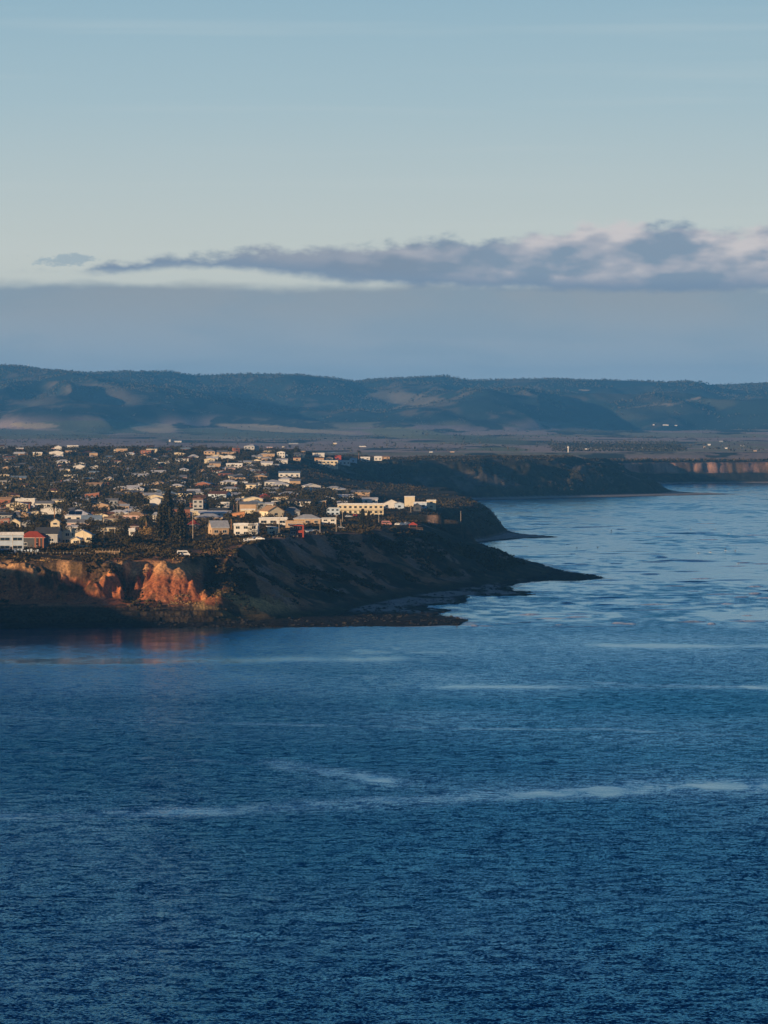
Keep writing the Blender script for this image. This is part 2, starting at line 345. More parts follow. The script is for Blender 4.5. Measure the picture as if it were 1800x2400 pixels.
def mixc(a, b, t): return a * (1 - t[..., None]) + np.array(b) * t[..., None]
def land_color(X, Y, Z, dT, dS):
    p = pxof(X, Y); row = HY + (H - Z) / np.maximum(Y, 1) * F
    n1 = fbm(X / 18, Y / 30, 5, 71); n2 = fbm(X / 5, Y / 9, 4, 73); n3 = fbm(X / 70, Y / 120, 4, 75)
    c = np.zeros(X.shape + (3,)) + np.array([.034, .029, .011])
    c = mixc(c, [.070, .054, .020], sstep(n2, .48, .75))
    near = np.where(Y < 2750, 1.0, 0.0)
    # bare reddish-brown earth of the headland slope
    sl = sstep(dT, 4, 16) * (1 - sstep(dT, 62, 84)) * near
    c = mixc(c, [.38, .18, .085], sl * sstep(n1, .36, .56) * .9 * sstep(-(X - 40) - (Y - 2150) * .25, -25, 15))
    c = mixc(c, [.32, .21, .15], sl * sstep(fbm(X / 12, Y / 26, 4, 81), .58, .70) * .7)
    c = mixc(c, [.022, .020, .009], sl * sstep(fbm(X / 8 + Y / 60, Y / 20, 5, 82), .52, .58) * .85)
    # eroded orange cliff on the left
    left = (1 - sstep(p, 475, 540)) * near
    cl = left * sstep(Z + (fbm(X / 4, Y / 4, 3, 86) - .5) * 3, 7.2, 8.6) * (1 - sstep(dT, 48, 54)) * sstep(dT, 3, 6)
    zz = Z + (fbm(X / 6, Y / 6, 3, 83) - .5) * 5
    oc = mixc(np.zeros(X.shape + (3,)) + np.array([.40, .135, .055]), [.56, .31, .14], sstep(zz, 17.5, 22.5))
    oc = mixc(oc, [.36, .17, .08], sstep(fbm(X / 2.2, Y / 2.2, 3, 85), .55, .75) * .55)
    vegc = sstep(fbm(X / 7, Y / 9, 4, 87), .44, .54) * (1 - sstep(p, 335, 350) * (1 - sstep(p, 470, 480))) * sstep(Z, 11, 14)
    oc = mixc(oc, [.045, .036, .02], np.maximum(vegc * .85, sstep(fbm(X / 3, Y / 6, 4, 88), .66, .74) * .7))
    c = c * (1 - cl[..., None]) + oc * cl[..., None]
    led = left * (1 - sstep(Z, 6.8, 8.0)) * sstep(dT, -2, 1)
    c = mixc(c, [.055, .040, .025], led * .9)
    c = mixc(c, [.50, .32, .12], near * np.exp(-((dT - 12) / 6) ** 2) * sstep(p, 440, 480) * (1 - sstep(p, 620, 720)) * sstep(n2, .36, .52) * .9)  # dry-grass yellow, brightened to stand in for sunlight on the mound
    c = mixc(c, [.30, .17, .075], near * left * sstep(dT, 48, 52) * (1 - sstep(dT, 58, 66)) * sstep(fbm(X / 6, Y / 5, 3, 89), .52, .62) * .6)
    # second headland flank
    b = sstep(Y, 2750, 2800) * (1 - sstep(Y, 3500, 3700)) * sstep(dT, 0, 5) * (1 - sstep(dT, 30, 40))
    c = mixc(c, [.075, .055, .032], b * sstep(n1, .42, .6))
    # far dark headland with chalky slips
    f5 = sstep(Y, 3900, 4100) * (1 - sstep(Y, 5200, 5300))
    slip = sstep(fbm(X / 26 + Y / 130, Y / 60, 5, 91), .60, .70) * f5 * sstep(dT, 8, 30)
    c = mixc(c, [.15, .125, .10], slip * .75)
    c = mixc(c, [.075, .085, .035], f5 * (1 - sstep(p, 800, 1000)) * sstep(dT, 60, 120) * sstep(n3, .4, .6) * .7)
    # far cliffs
    g5 = sstep(Y, 5300, 5400) * (1 - sstep(Y, 6000, 6100))
    c = mixc(c, [.36, .21, .15], g5 * sstep(dT, 31, 37) * (1 - sstep(dT, 46, 54)) * (.25 + .75 * sstep(n1, .40, .55)))
    # plain: fields
    pl = sstep(Y, 5400, 5700)
    cell = vn(np.floor(X / 170 + .3 * np.sin(Y / 900)), np.floor(Y / 420), 95)
    fc = mixc(np.zeros(X.shape + (3,)) + np.array([.38, .29, .24]), [.27, .25, .16], sstep(cell, .45, .55))
    fc = mixc(fc, [.24, .19, .13], sstep(cell, .7, .8)); fc = mixc(fc, [.045, .055, .035], sstep(fbm(X / 60, Y / 260, 5, 97), .56, .62))
    c = c * (1 - (pl * sstep(dT, 70, 110))[..., None]) + fc * (pl * sstep(dT, 70, 110))[..., None]
    # beaches and reef flats
    out = (1 - sstep(dT, -2, 2))
    sand = out * sstep(dS, 3, 9); c = mixc(c, [.015, .013, .010], out)
    sandy = np.where(Y < 2750, sstep(Y, 1850, 1890) * sstep(p, 790, 860) * (1 - sstep(p, 1190, 1240)) * (1 - sstep(dT, -22, -6) * 0) * sstep(fbm(X / 14, Y / 40, 3, 99), .38, .5), 1.0)
    c = mixc(c, [.42, .38, .34], sand * sandy * .85)
    return c

def terrain_mat():
    m = bpy.data.materials.new('earth'); m.use_nodes = True; t = NT(m.node_tree); p = m.node_tree.nodes['Principled BSDF']
    a = t.n('ShaderNodeVertexColor', layer_name='Col'); g = t.n('ShaderNodeNewGeometry')
    n = t.noise(g.outputs['Position'], .9, 6, .65); n2 = t.noise(g.outputs['Position'], .12, 4, .6)
    k = t.m('MULTIPLY', t.ss(n, .3, .7, .55, 1.45), t.ss(n2, .3, .7, .8, 1.2))
    v = t.n('ShaderNodeVectorMath', operation='SCALE'); t.link(a.outputs[0], v.inputs[0]); t.link(k, v.inputs['Scale'])
    t.link(v.outputs[0], p.inputs['Base Color']); p.inputs['Roughness'].default_value = .95; p.inputs['Specular IOR Level'].default_value = .12
    bp = t.n('ShaderNodeBump'); bp.inputs['Strength'].default_value = .8; bp.inputs['Distance'].default_value = .7
    t.link(n, bp.inputs['Height']); t.link(bp.outputs[0], p.inputs['Normal'])
    return m
EARTH = terrain_mat()

LANDS = [('headland', [(1738, 1745, 1.2), (1745, 1880, .55), (1880, 2460, 2.0), (2460, 2744, 5), (2744, 2752, 4)]),
         ('headland', [(2748, 3300, 4), (3300, 3900, 8), (3900, 3912, 6)]),
         ('headland', [(3906, 4400, 8), (4400, 5400, 7), (5400, 5420, 10)]),
         ('far_cliffs', [(5410, 5740, 14), (5740, 6060, 4), (6060, 6500, 30), (6500, 6540, 40)])]
LAND_CACHE = []
prev_last = None
for i, (nm, spec) in enumerate(LANDS):
    ys = grid_rows(spec)
    if prev_last is not None: ys[0] = prev_last
    prev_last = ys[-1]
    Pg, Yg = np.meshgrid(cols_, ys); Xg = (Pg - CX) / F * Yg
    Zg = hfun(Xg, Yg); dT = sdist(Xg, Yg, TO); dS = sdist(Xg, Yg, SH)
    cl = land_color(Xg, Yg, Zg, dT, dS)
    o = mesh_grid(nm, Xg, Yg, Zg, Zg > -.5, EARTH, cl)
    o['kind'] = 'structure'; LAND_CACHE.append((Xg, Yg, Zg, dT))
def gz(X, Y):
    return float(hfun(np.array([X]), np.array([Y]))[0])

# ------------------------------------------------------------------ plain and hills
RID = [(-1500, 850), (-400, 862), (-150, 850), (0, 856), (50, 857), (100, 866), (140, 868), (190, 873), (240, 873), (300, 870), (400, 871), (450, 880), (500, 879), (560, 877), (600, 876), (700, 878), (760, 884), (830, 893),
       (900, 888), (1000, 883), (1040, 881), (1100, 892), (1140, 891), (1200, 890), (1300, 888), (1400, 890), (1500, 893), (1560, 896), (1610, 893), (1650, 897), (1660, 901), (1720, 900), (1800, 896), (2000, 890), (2800, 905)]
ys = grid_rows([(6540, 14000, 50), (14000, 19000, 24), (19000, 21000, 120)]); ys[0] = prev_last
pc = np.concatenate([np.arange(-1500, -60, 24), np.arange(-60, 1860, 3.2), np.arange(1860, 2801, 24)])
Pg, Yg = np.meshgrid(pc, ys); Xg = (Pg - CX) / F * Yg
ridY = 18000 + (fbm(Pg / 260, 0 * Pg, 3, 101) - .5) * 900
ridZ = H + (HY - np.interp(Pg, [a for a, b in RID], [b for a, b in RID])) / F * ridY
basez = np.interp(Yg, TY, TZ) + (fbm(Xg / 420, Yg / 800, 3, 117) - .5) * 26 * sstep(Yg, 8500, 11500)
t = np.clip((Yg - 12600 - (fbm(Pg / 300, Yg * 0, 3, 103) - .5) * 1200) / (ridY - 12900), 0, 1.0)
sp = 1 - np.abs(fbm(Xg / 640 + Yg / 4200, Yg / 3000, 4, 105) - .5) * 3.6
hz = basez + (ridZ - basez) * (t ** 1.25)
hz = hz + (sp - .45) * 105 * (t * (1 - t) * 4) ** .8 + (fbm(Xg / 150, Yg / 260, 5, 107) - .5) * 20 * np.clip(t * 3, 0, 1) * np.clip((1 - t) * 6, .12, 1)
lim = H + (ridZ - H) / ridY * Yg - 4 * np.clip((ridY - Yg) / 400, 0, 1)
hz = np.where(Yg < ridY, np.minimum(hz, lim), ridZ - (Yg - ridY) * .12 + 0)
tree_ridge = sstep(fbm(Pg / 60, Pg * 0, 3, 109), .35, .5)
nn = fbm(Xg / 200, Yg / 420, 5, 111); n2 = fbm(Xg / 36, Yg / 66, 4, 113)
c = np.zeros(Xg.shape + (3,)) + np.array([.018, .034, .036])
c = mixc(c, [.16, .13, .09], sstep(nn, .53, .66) * sstep(n2, .40, .62) * .8)
def patch(c, px, py, rx, ry, colr, amt=1.0, tilt=0.0):
    row = HY + (H - hz) / Yg * F
    e = ((Pg - px) / rx) ** 2 + ((row - py - (Pg - px) * tilt) / ry) ** 2 + (n2 - .5) * .8 + (nn - .5) * .9
    return mixc(c, colr, (1 - sstep(e, .7, 1.15)) * amt)
fl = 1 - sstep(t, .02, .12)
cell = vn(np.floor(Xg / 260 + Yg / 1500), np.floor(Yg / 600), 95)
fc = mixc(np.zeros(Xg.shape + (3,)) + np.array([.48, .37, .31]), [.32, .30, .19], sstep(cell, .45, .55)); fc = mixc(fc, [.34, .26, .20], sstep(cell, .7, .8))
fc = mixc(fc, [.05, .06, .05], sstep(fbm(Xg / 100, Yg / 500, 5, 115), .57, .64))
c = c * (1 - fl[..., None]) + fc * fl[..., None]
GRASS, TAN, PINK = [.20, .22, .10], [.70, .56, .32], [.46, .34, .28]
for a in [(250, 1000, 150, 14, GRASS, .9, .03), (90, 1020, 170, 12, GRASS, .8, .02), (600, 1015, 200, 10, GRASS, .7, .03), (80, 997, 52, 6, TAN, .9, .03), (362, 1003, 58, 11, TAN, .95, .05), (620, 1003, 130, 8, TAN, .85, .08), (760, 1012, 80, 4, TAN, .7, .05),
          (950, 1015, 95, 12, [.36, .36, .17], .9, .06), (1120, 1030, 140, 9, GRASS, .7, .05), (1150, 1056, 90, 7, [.22, .25, .12], .9, -.02), (190, 1036, 220, 9, PINK, .8, .0), (560, 1045, 300, 7, PINK, .8, .01), (1000, 1062, 260, 6, PINK, .8, .0),
          (240, 925, 100, 26, [.19, .16, .11], .75, .1), (960, 935, 110, 17, [.20, .17, .12], .8, .13), (1080, 1003, 0.1, .1, TAN, 0, 0), (80, 935, 60, 18, [.14, .12, .09], .6, 0), (1370, 1002, 70, 16, [.17, .16, .09], .7, .02), (1560, 960, 160, 20, [.10, .10, .06], .6, -.1),
          (1600, 942, 42, 2.2, [.35, .29, .2], .9, -.25), (1520, 951, 70, 1.4, [.33, .27, .19], .9, -.1), (1370, 914, 14, 2, TAN, .8, 0), (1320, 935, 60, 9, [.12, .1, .08], .6, 0), (1500, 925, 110, 20, [.10, .09, .07], .5, 0)]:
    c = patch(c, *a)
o = mesh_grid('hills', Xg, Yg, hz, np.ones(Xg.shape, bool), EARTH, c); o['kind'] = 'structure'
HX, HYg, HZ = Xg, Yg, hz

# ------------------------------------------------------------------ high coast on the camera's own side of the bay (left of the frame and under the camera)
NC = np.array([(90, -900), (60, -300), (22, -20), (6, 3), (-6, 8), (-60, 60), (-190, 330), (-290, 700), (-335, 1150), (-340, 1500), (-335, 1690), (-345, 1775)], float)
gy = grid_rows([(-900, -40, 30), (-40, 60, 3), (60, 400, 12), (400, 1790, 14)]); gx = np.concatenate([np.arange(-2600, -400, 60), np.arange(-400, -60, 8), np.arange(-60, 120, 3)])
Xg, Yg = np.meshgrid(gx, gy)
d = np.interp(Yg, NC[:, 1], NC[:, 0]) - Xg
d = d + (fbm(Xg / 40, Yg / 40, 4, 121) - .5) * 22 * sstep(Yg, 60, 300)
topz = np.interp(Yg, [-900, 0, 200, 700, 1200, 1560, 1600, 1645, 1690, 1730, 1790], [86, 83.3, 80, 62, 48, 43, 48.5, 54, 60, 60, 56])  # crest heights of this unseen coast shaped to shade the lower cliff
Zg = np.interp(d, [-6, 0, 4, 14], [-3, -3, .3, 1])
Zg = Zg * (1 - sstep(d, 0, 26)) + topz * sstep(d, 0, 26) + (fbm(Xg / 20, Yg / 20, 4, 123) - .5) * 2 * sstep(d, 30, 60) * sstep(Yg, 60, 200)
Zg = np.where((np.abs(Yg) < 30) & (np.abs(Xg) < 30) & (Zg > 60), np.minimum(Zg, 83.2), Zg)
nn = fbm(Xg / 20, Yg / 20, 4, 125)
c = mixc(np.zeros(Xg.shape + (3,)) + np.array([.04, .045, .022]), [.36, .17, .08], (1 - sstep(d, 16, 26)) * sstep(nn, .35, .6)); 
o = mesh_grid('terrain', Xg, Yg, Zg, Zg > -1, EARTH, c); o['kind'] = 'structure'

# ------------------------------------------------------------------ sea
WAVE_A, WAVE_B = 1.8, .85
def water_mat():
    m = bpy.data.materials.new('sea_water'); m.use_nodes = True; t = NT(m.node_tree); p = m.node_tree.nodes['Principled BSDF']
    g = t.n('ShaderNodeNewGeometry'); pos = g.outputs['Position']
    calm = t.n('ShaderNodeAttribute', attribute_name='calm').outputs['Fac']; foam = t.n('ShaderNodeAttribute', attribute_name='foam').outputs['Fac']
    sp_ = t.n('ShaderNodeSeparateXYZ'); t.link(pos, sp_.inputs[0])
    v2 = t.comb(sp_.outputs[0], t.m('MULTIPLY', sp_.outputs[1], 1.15), 0.0)
    def nc(scale, det, rough):
        o = t.n('ShaderNodeTexNoise'); t.link(v2, o.inputs['Vector']); o.inputs['Scale'].default_value = scale; o.inputs['Detail'].default_value = det; o.inputs['Roughness'].default_value = rough; o.inputs['Distortion'].default_value = .3
        q = t.n('ShaderNodeVectorMath', operation='SUBTRACT'); t.link(o.outputs['Color'], q.inputs[0]); q.inputs[1].default_value = (.5, .5, .5); return q.outputs[0]
    def vs(v, k):
        q = t.n('ShaderNodeVectorMath', operation='SCALE'); t.link(v, q.inputs[0]); t.setin(q.inputs['Scale'], k); return q.outputs[0]
    def va(a, b):
        q = t.n('ShaderNodeVectorMath', operation='ADD'); t.link(a, q.inputs[0]); t.link(b, q.inputs[1]); return q.outputs[0]
    # facets of the wind ripples: a slope vector from noise in metres on the water
    slope = va(vs(nc(1.85, 3, .60), WAVE_A), vs(nc(.30, 3, .5), WAVE_B))
    slope = vs(slope, t.m('SUBTRACT', 1.0, t.m('MULTIPLY', calm, .97)))
    fl = t.n('ShaderNodeVectorMath', operation='MULTIPLY'); t.link(slope, fl.inputs[0]); fl.inputs[1].default_value = (1, 1, 0)
    nn = t.n('ShaderNodeVectorMath', operation='NORMALIZE'); bias = t.n('ShaderNodeVectorMath', operation='ADD'); t.link(va(g.outputs['Normal'], fl.outputs[0]), bias.inputs[0]); t.link(t.comb(0.0, t.m('MULTIPLY', t.m('SUBTRACT', 1.0, calm), -.085), 0.0), bias.inputs[1]); t.link(bias.outputs[0], nn.inputs[0]); 
    fn = t.noise(t.comb(t.m('MULTIPLY', sp_.outputs[0], .6), sp_.outputs[1], 0.0), .7, 5, .7)
    ff = t.m('MULTIPLY', foam, t.ss(fn, .38, .54))
    out = m.node_tree.nodes['Material Output']
    fr = t.n('ShaderNodeFresnel'); fr.inputs['IOR'].default_value = 1.333; t.link(nn.outputs[0], fr.inputs['Normal'])
    df = t.n('ShaderNodeBsdfDiffuse'); df.inputs['Color'].default_value = (.001, .062, .135, 1)          # light coming back up out of the water
    gl = t.n('ShaderNodeBsdfGlossy'); t.link(t.mix(calm, (.30, .80, 1.0, 1), (.78, .94, 1.0, 1)), gl.inputs['Color']); gl.inputs['Roughness'].default_value = .12; t.link(nn.outputs[0], gl.inputs['Normal'])
    mx = t.n('ShaderNodeMixShader'); t.link(fr.outputs[0], mx.inputs[0]); t.link(df.outputs[0], mx.inputs[1]); t.link(gl.outputs[0], mx.inputs[2])
    fo_ = t.n('ShaderNodeBsdfDiffuse'); fo_.inputs['Color'].default_value = (.82, .84, .86, 1)
    mx2 = t.n('ShaderNodeMixShader'); t.link(ff, mx2.inputs[0]); t.link(mx.outputs[0], mx2.inputs[1]); t.link(fo_.outputs[0], mx2.inputs[2]); t.link(mx2.outputs[0], out.inputs['Surface'])
    m.node_tree.nodes.remove(p)
    return m
WATER = water_mat()
ys = grid_rows([(-2500, 0, 250), (0, 600, 60), (600, 1700, 3.0), (1700, 2600, 1.6), (2600, 3600, 3.2), (3600, 6400, 12), (6400, 6500, 60)])
pc = np.concatenate([np.arange(-700, -60, 10), np.arange(-60, 1860, 3.2), np.arange(1860, 2560, 10)])
# near strip: cartesian wings so the sheet covers both sides of the fan
Pg, Yg = np.meshgrid(pc, ys)
Yc = np.maximum(Yg, 560.0)
Xg = (Pg - CX) / F * Yc
def bell(x, w): return np.exp(-(x / w) ** 2)
row = HY + H / np.maximum(Yg, 60) * F
n_l = fbm(Xg / 90, Yg / 260, 5, 131); n_m = fbm(Xg / 30, Yg / 90, 4, 133)
def streak(c, pts, wd, amt):                     # long slicks and wind lines
    r = np.interp(Pg, [a for a, b in pts], [b for a, b in pts]); r = r + (fbm(Xg / 25, Yg / 60, 3, 151) - .5) * wd * 2.5; return np.maximum(c, np.clip(amt * bell(row - r, wd) * (.25 + 1.3 * fbm(Xg / 5, Yg / 14, 4, 153)) * (.3 + 1.3 * fbm(Xg / 30, Yg / 90, 3, 154)), 0, .8) * sstep(Pg, pts[0][0] - 40, pts[0][0] + 60) * (1 - sstep(Pg, pts[-1][0] - 60, pts[-1][0] + 40)))
calm = .30 * sstep(n_l, .42, .66)
calm = calm + .12 * sstep(row, 1560, 1500) + .10 * sstep(row, 1465, 1440) * sstep(Pg, 900, 1000) + .22 * sstep(row, 1900, 1600) + .34 * sstep(row, 1640, 1520) + .18 * sstep(row, 1465, 1440) * sstep(Pg, 900, 1000)
calm = calm * (1 - .25 * bell(row - 1480, 10) * sstep(Pg, 900, 1100))
calm = streak(calm, [(-200, 1672), (300, 1688), (900, 1702), (1400, 1710), (2000, 1738)], 3.4, .75)
calm = streak(calm, [(-200, 1755), (120, 1765), (500, 1785), (620, 1793)], 3.5, .65)
calm = streak(calm, [(-200, 1916), (200, 1905), (600, 1898), (900, 1880), (1200, 1868), (1500, 1852), (2000, 1842)], 15, .80)
calm = streak(calm, [(600, 1786), (720, 1800), (860, 1820), (960, 1836)], 11, .85); calm = streak(calm, [(-200, 1600), (400, 1588), (1000, 1592), (2000, 1618)], 8, .6); calm = streak(calm, [(-200, 1520), (500, 1512), (1100, 1530)], 9, .7); calm = streak(calm, [(900, 1505), (1500, 1500), (2100, 1492)], 8, .7)
calm = calm + .25 * bell((row - 1832) , 18) * bell(Pg - 860, 190) + .5 * bell(row - 1850, 24) * bell(Pg - 1400, 420)
brk = .2 + 1.3 * fbm(Xg / 14, Yg / 40, 4, 157); calm = calm + .4 * brk * bell(row - 1610, 5) * sstep(Pg, 900, 1100) + .4 * brk * bell(row - 1548 - (n_l - .5) * 20, 7) * (1 - sstep(Pg, 900, 1000)) + .4 * brk * bell(row - 1516 - (n_l - .5) * 16, 5) * sstep(Pg, 1300, 1500)
calm = calm - .3 * bell(row - 1650, 22) - .25 * bell(row - 1770, 30)
lag = sstep(row, 1475, 1455) * sstep(Pg, 880, 960)
calm = np.clip(calm + (n_m - .5) * .30 + lag * ((fbm(Xg / 35, Yg / 60, 4, 135) - .5) * 1.0 + (fbm(Xg / 7, Yg / 18, 4, 136) - .56) * 1.7), 0, 1)
Z = (fbm(Xg / 14, Yg / 26, 3, 137) - .5) * .30 * (Yg > 650)
foam = np.zeros(Xg.shape)
SW = [  # px, row, half length px, height m, foam: swells running on to the reef
    (1620, 1250, 75, .9, 0), (1395, 1235, 70, .5, .9), (1270, 1229, 22, .4, .9), (1205, 1211, 22, .7, .0), (1165, 1203, 20, .4, 0), (1455, 1241, 14, .6, .6), (1660, 1265, 22, .45, .7), (1470, 1293, 45, .35, .8),
    (1530, 1299, 40, .45, .7), (1550, 1307, 14, .9, .9), (1600, 1314, 50, .6, .8), (1640, 1316, 50, .6, .1), (1625, 1364, 42, .7, 0), (1430, 1401, 50, .55, 0), (1590, 1395, 60, .4, 0), (1450, 1427, 38, .5, 0),
    (1350, 1325, 40, .3, .15), (1720, 1327, 30, .35, .6), (1790, 1322, 30, .5, .5), (1770, 1392, 14, .7, .95), (1795, 1402, 20, .4, .8), (1112, 1468, 9, .5, 1.0), (1140, 1468, 16, .25, .7), (1450, 1461, 14, .5, 1.0), (1475, 1463, 14, .35, .8),
    (1668, 1463, 9, .6, 1.0), (1310, 1465, 10, .3, .7), (1180, 1462, 40, .25, .15), (943, 1465, 8, .5, 1.0), (1360, 1469, 120, .3, .1), (1240, 1458, 80, .3, .1), (1700, 1280, 60, .3, .3), (1560, 1273, 90, .25, .2), (1300, 1300, 50, .3, .3), (1480, 1340, 60, .35, .1), (1720, 1360, 60, .4, .1), (1400, 1370, 50, .3, .3), (1550, 1430, 70, .3, .2), (1700, 1415, 70, .35, .1), (1350, 1440, 60, .3, .2)]
sr_ = np.random.default_rng(171)
for q_ in range(60):
    row_ = sr_.uniform(1200, 1466); lo_ = np.interp(row_, [1200, 1250, 1275, 1300, 1345, 1356, 1362, 1400, 1466], [1150, 1250, 1180, 1230, 1380, 1450, 1300, 1290, 1130]); SW.append((lo_ + (1850 - lo_) * sr_.random() ** 1.3, row_, sr_.uniform(7, 38), sr_.uniform(.25, .6), sr_.choice([0, .5, .9, 1.0])))
for i, (sx_, sr, hl, hh, fo) in enumerate(SW):
    x0, y0 = at(sx_, sr); yy = Yg - y0 - (Xg - x0) * .25 - 6 * (vn(Xg / 22, Xg * 0 + i, 141) - .5)
    e = bell((Pg - sx_) / hl, 1.0) if hl > 25 else np.exp(-np.abs((Pg - sx_) / hl) ** 4)
    g_ = np.where(yy < 0, bell(yy, 2.1), bell(yy, 8.0)); Z = Z + hh * .9 * e * g_
    if fo: foam = np.maximum(foam, fo * 1.2 * e * np.where(yy < 0, bell(yy, 3 + hh * 3), bell(yy, 3.5)) * (.4 + 1.2 * vn(Xg / 5, Yg / 6, 155)))
# foam fringe along the shore
inb = (Yg > 1730) & (Yg < 5500)
dSw = np.full(Xg.shape, -99.0); dSw[inb] = sdist(Xg[inb], Yg[inb], SH)
foam = np.maximum(foam, bell(dSw + 1.5, 2.2 + Yg / 2500) * sstep(vn(Xg / 12, Yg / 25, 143), .35, .7) * .8 * sstep(Pg, 900, 960))
dRef = bell(dSw, 14) * (1 - sstep(Pg, 560, 760)); calm = np.clip(calm + dRef * .4, 0, 1)
sea = mesh_grid('sea', Xg, Yg, Z, np.ones(Xg.shape, bool), WATER, attrs={'calm': calm, 'foam': foam}); sea['kind'] = 'structure'
# the rest of the sea to either side, butted against the fan
def wing(sgn):
    e = Xg[:, -1] if sgn > 0 else Xg[:, 0]; n = len(ys)
    fr = np.array([0, .03, .1, .3, 1.0]); outer = 6400.0 * sgn
    XX = e[:, None] + (outer - e[:, None]) * fr[None, :]; YY = np.repeat(ys[:, None], 5, 1)
    ZZ = np.zeros(XX.shape); ZZ[:, 0] = (Z[:, -1] if sgn > 0 else Z[:, 0])
    if sgn < 0: XX = XX[:, ::-1]; YY = YY[:, ::-1]; ZZ = ZZ[:, ::-1]
    o = mesh_grid('sea', XX, YY, ZZ, np.ones(XX.shape, bool), WATER, attrs={'calm': np.repeat((calm[:, -1] if sgn > 0 else calm[:, 0])[:, None], 5, 1) * 1.0, 'foam': np.zeros(XX.shape)}); o['kind'] = 'structure'
wing(1); wing(-1)

#@@OBJECTS@@
# ------------------------------------------------------------------ palette of the town
def wallm(n): 
    c = dict(white=(.72, .70, .65), cream=(.72, .62, .43), tan=(.52, .36, .22), grey=(.34, .35, .36), brick=(.30, .12, .07), red=(.38, .07, .04), blue=(.52, .62, .72), dark=(.08, .085, .09), orange=(.62, .28, .12), pink=(.55, .38, .34))[n]  # blue also serves as painted shade on some white walls
    return mat('render_' + n, c, .8, .25, .10, .5)
def roofm(n):
    c = dict(white=(.70, .71, .72), pale=(.46, .48, .50), grey=(.20, .21, .23), dark=(.045, .05, .06), red=(.36, .06, .03), tan=(.42, .27, .15), brown=(.13, .06, .04), blue=(.22, .30, .38))[n]
    return mat('roofing_' + n, c, .5 if n in ('white', 'pale', 'blue') else .75, .35, .18, .8)
GLASS = mat('window_glass', (.02, .03, .04), .12, .6, .1); TRIM = mat('painted_trim', (.75, .74, .70), .6, .3, .05); TIMBER = mat('weathered_timber', (.22, .15, .09), .9, .1, .35, 2.0)
DOORM = mat('door_paint', (.10, .07, .05), .6, .3, .1); SOLAR = mat('solar_glass', (.006, .010, .025), .18, .6, .1); STEEL = mat('galvanised_steel', (.42, .42, .40), .45, .5, .15, 3, .4)
POLEM = mat('stobie_concrete', (.50, .42, .33), .85, .2, .2, 1.5)

LIST = []            # every labelled thing of the town: (root, kind words, px, row)
def gz_many(P): 
    return hfun(np.array([a for a, b in P]), np.array([b for a, b in P]))
def spot(px, row, off=0.0):
    """ground under a photo pixel, walking down the line of sight to the first earth it meets"""
    for lo, hi, st in ((1760, 6400, 4.0),):
        Y = np.arange(lo, hi, st); X = (px - CX) / F * Y
        z = hfun(X, Y); zr = H - (row - HY) / F * Y
        k = np.argmax((z >= zr) & (z > 1.5))
        if z[k] >= zr[k]: return float(X[k]), float(Y[k] + off), float(z[k])
    return None
def town(px, row):
    Y0 = dof(row); Ys = np.linspace(max(1842, Y0 * .94), max(1900, Y0 * 1.10), 60); Xs = (px - CX) / F * Ys
    zs = hfun(Xs, Ys); e = np.abs(HY + (H - zs) / Ys * F - row) + np.abs(Ys - Y0) / Y0 * 25; k = int(np.argmin(e))
    return float(Xs[k]), float(Ys[k]), float(zs[k])

def roof_mesh(kind, w, d, h, rise, ov=.5, th=.18):
    """roof with eaves at height h, local x = width, y = depth"""
    x0, x1, y0, y1 = -w/2 - ov, w/2 + ov, -d/2 - ov, d/2 + ov; b = MB()
    if kind == 'hip':
        r = min(w, d) / 2; 
        if w >= d: a, c = (x0 + r + ov, 0), (x1 - r - ov, 0)
        else: a, c = (0, y0 + r + ov), (0, y1 - r - ov)
        b.v = [(x0, y0, h), (x1, y0, h), (x1, y1, h), (x0, y1, h), (x0, y0, h+th), (x1, y0, h+th), (x1, y1, h+th), (x0, y1, h+th), (a[0], a[1], h+th+rise), (c[0], c[1], h+th+rise)]
        b.f = [(0, 3, 2, 1), (0, 1, 5, 4), (1, 2, 6, 5), (2, 3, 7, 6), (3, 0, 4, 7)]
        b.f += [(4, 5, 9, 8), (5, 6, 9), (6, 7, 8, 9), (7, 4, 8)] if w >= d else [(4, 5, 8), (5, 6, 9, 8), (6, 7, 9), (7, 4, 8, 9)]
    elif kind == 'gable_side':                    # ridge along x, slopes to front and back
        b.v = [(x0, y0, h), (x0, 0, h+rise), (x0, y1, h), (x0, y1, h+th), (x0, 0, h+rise+th), (x0, y0, h+th)]; b.v += [(x1, y, z) for _, y, z in b.v]
        b.f = [(5, 4, 3, 2, 1, 0), (6, 7, 8, 9, 10, 11)] + [(i, (i+1) % 6, (i+1) % 6 + 6, i + 6) for i in range(6)]
    elif kind == 'gable_front':                   # ridge along y, gable end facing front
        b.prism([(x0, h), (0, h+rise), (x1, h), (x1, h+th), (0, h+rise+th), (x0, h+th)], y0, y1)
    elif kind == 'skillion':
        b.prism([(x0, h), (x1, h+rise), (x1, h+rise+th), (x0, h+th)], y0, y1)
    else:                                         # flat slab with a low parapet lip
        b.box(-w/2 - ov*.5, w/2 + ov*.5, -d/2 - ov*.5, d/2 + ov*.5, h, h + .22)
        b.box(-w/2 - ov*.5, w/2 + ov*.5, -d/2 - ov*.5, -d/2 - ov*.5 + .2, h + .222, h + .22 + rise)
        b.box(-w/2 - ov*.5, -w/2 - ov*.5 + .2, -d/2 - ov*.5 + .203, d/2 + ov*.5 - .203, h + .222, h + .22 + rise)
        b.box(w/2 + ov*.5 - .2, w/2 + ov*.5, -d/2 - ov*.5 + .203, d/2 + ov*.5 - .203, h + .222, h + .22 + rise)
        b.box(-w/2 - ov*.5, w/2 + ov*.5, d/2 + ov*.5 - .2, d/2 + ov*.5, h + .222, h + .22 + rise)
    return b
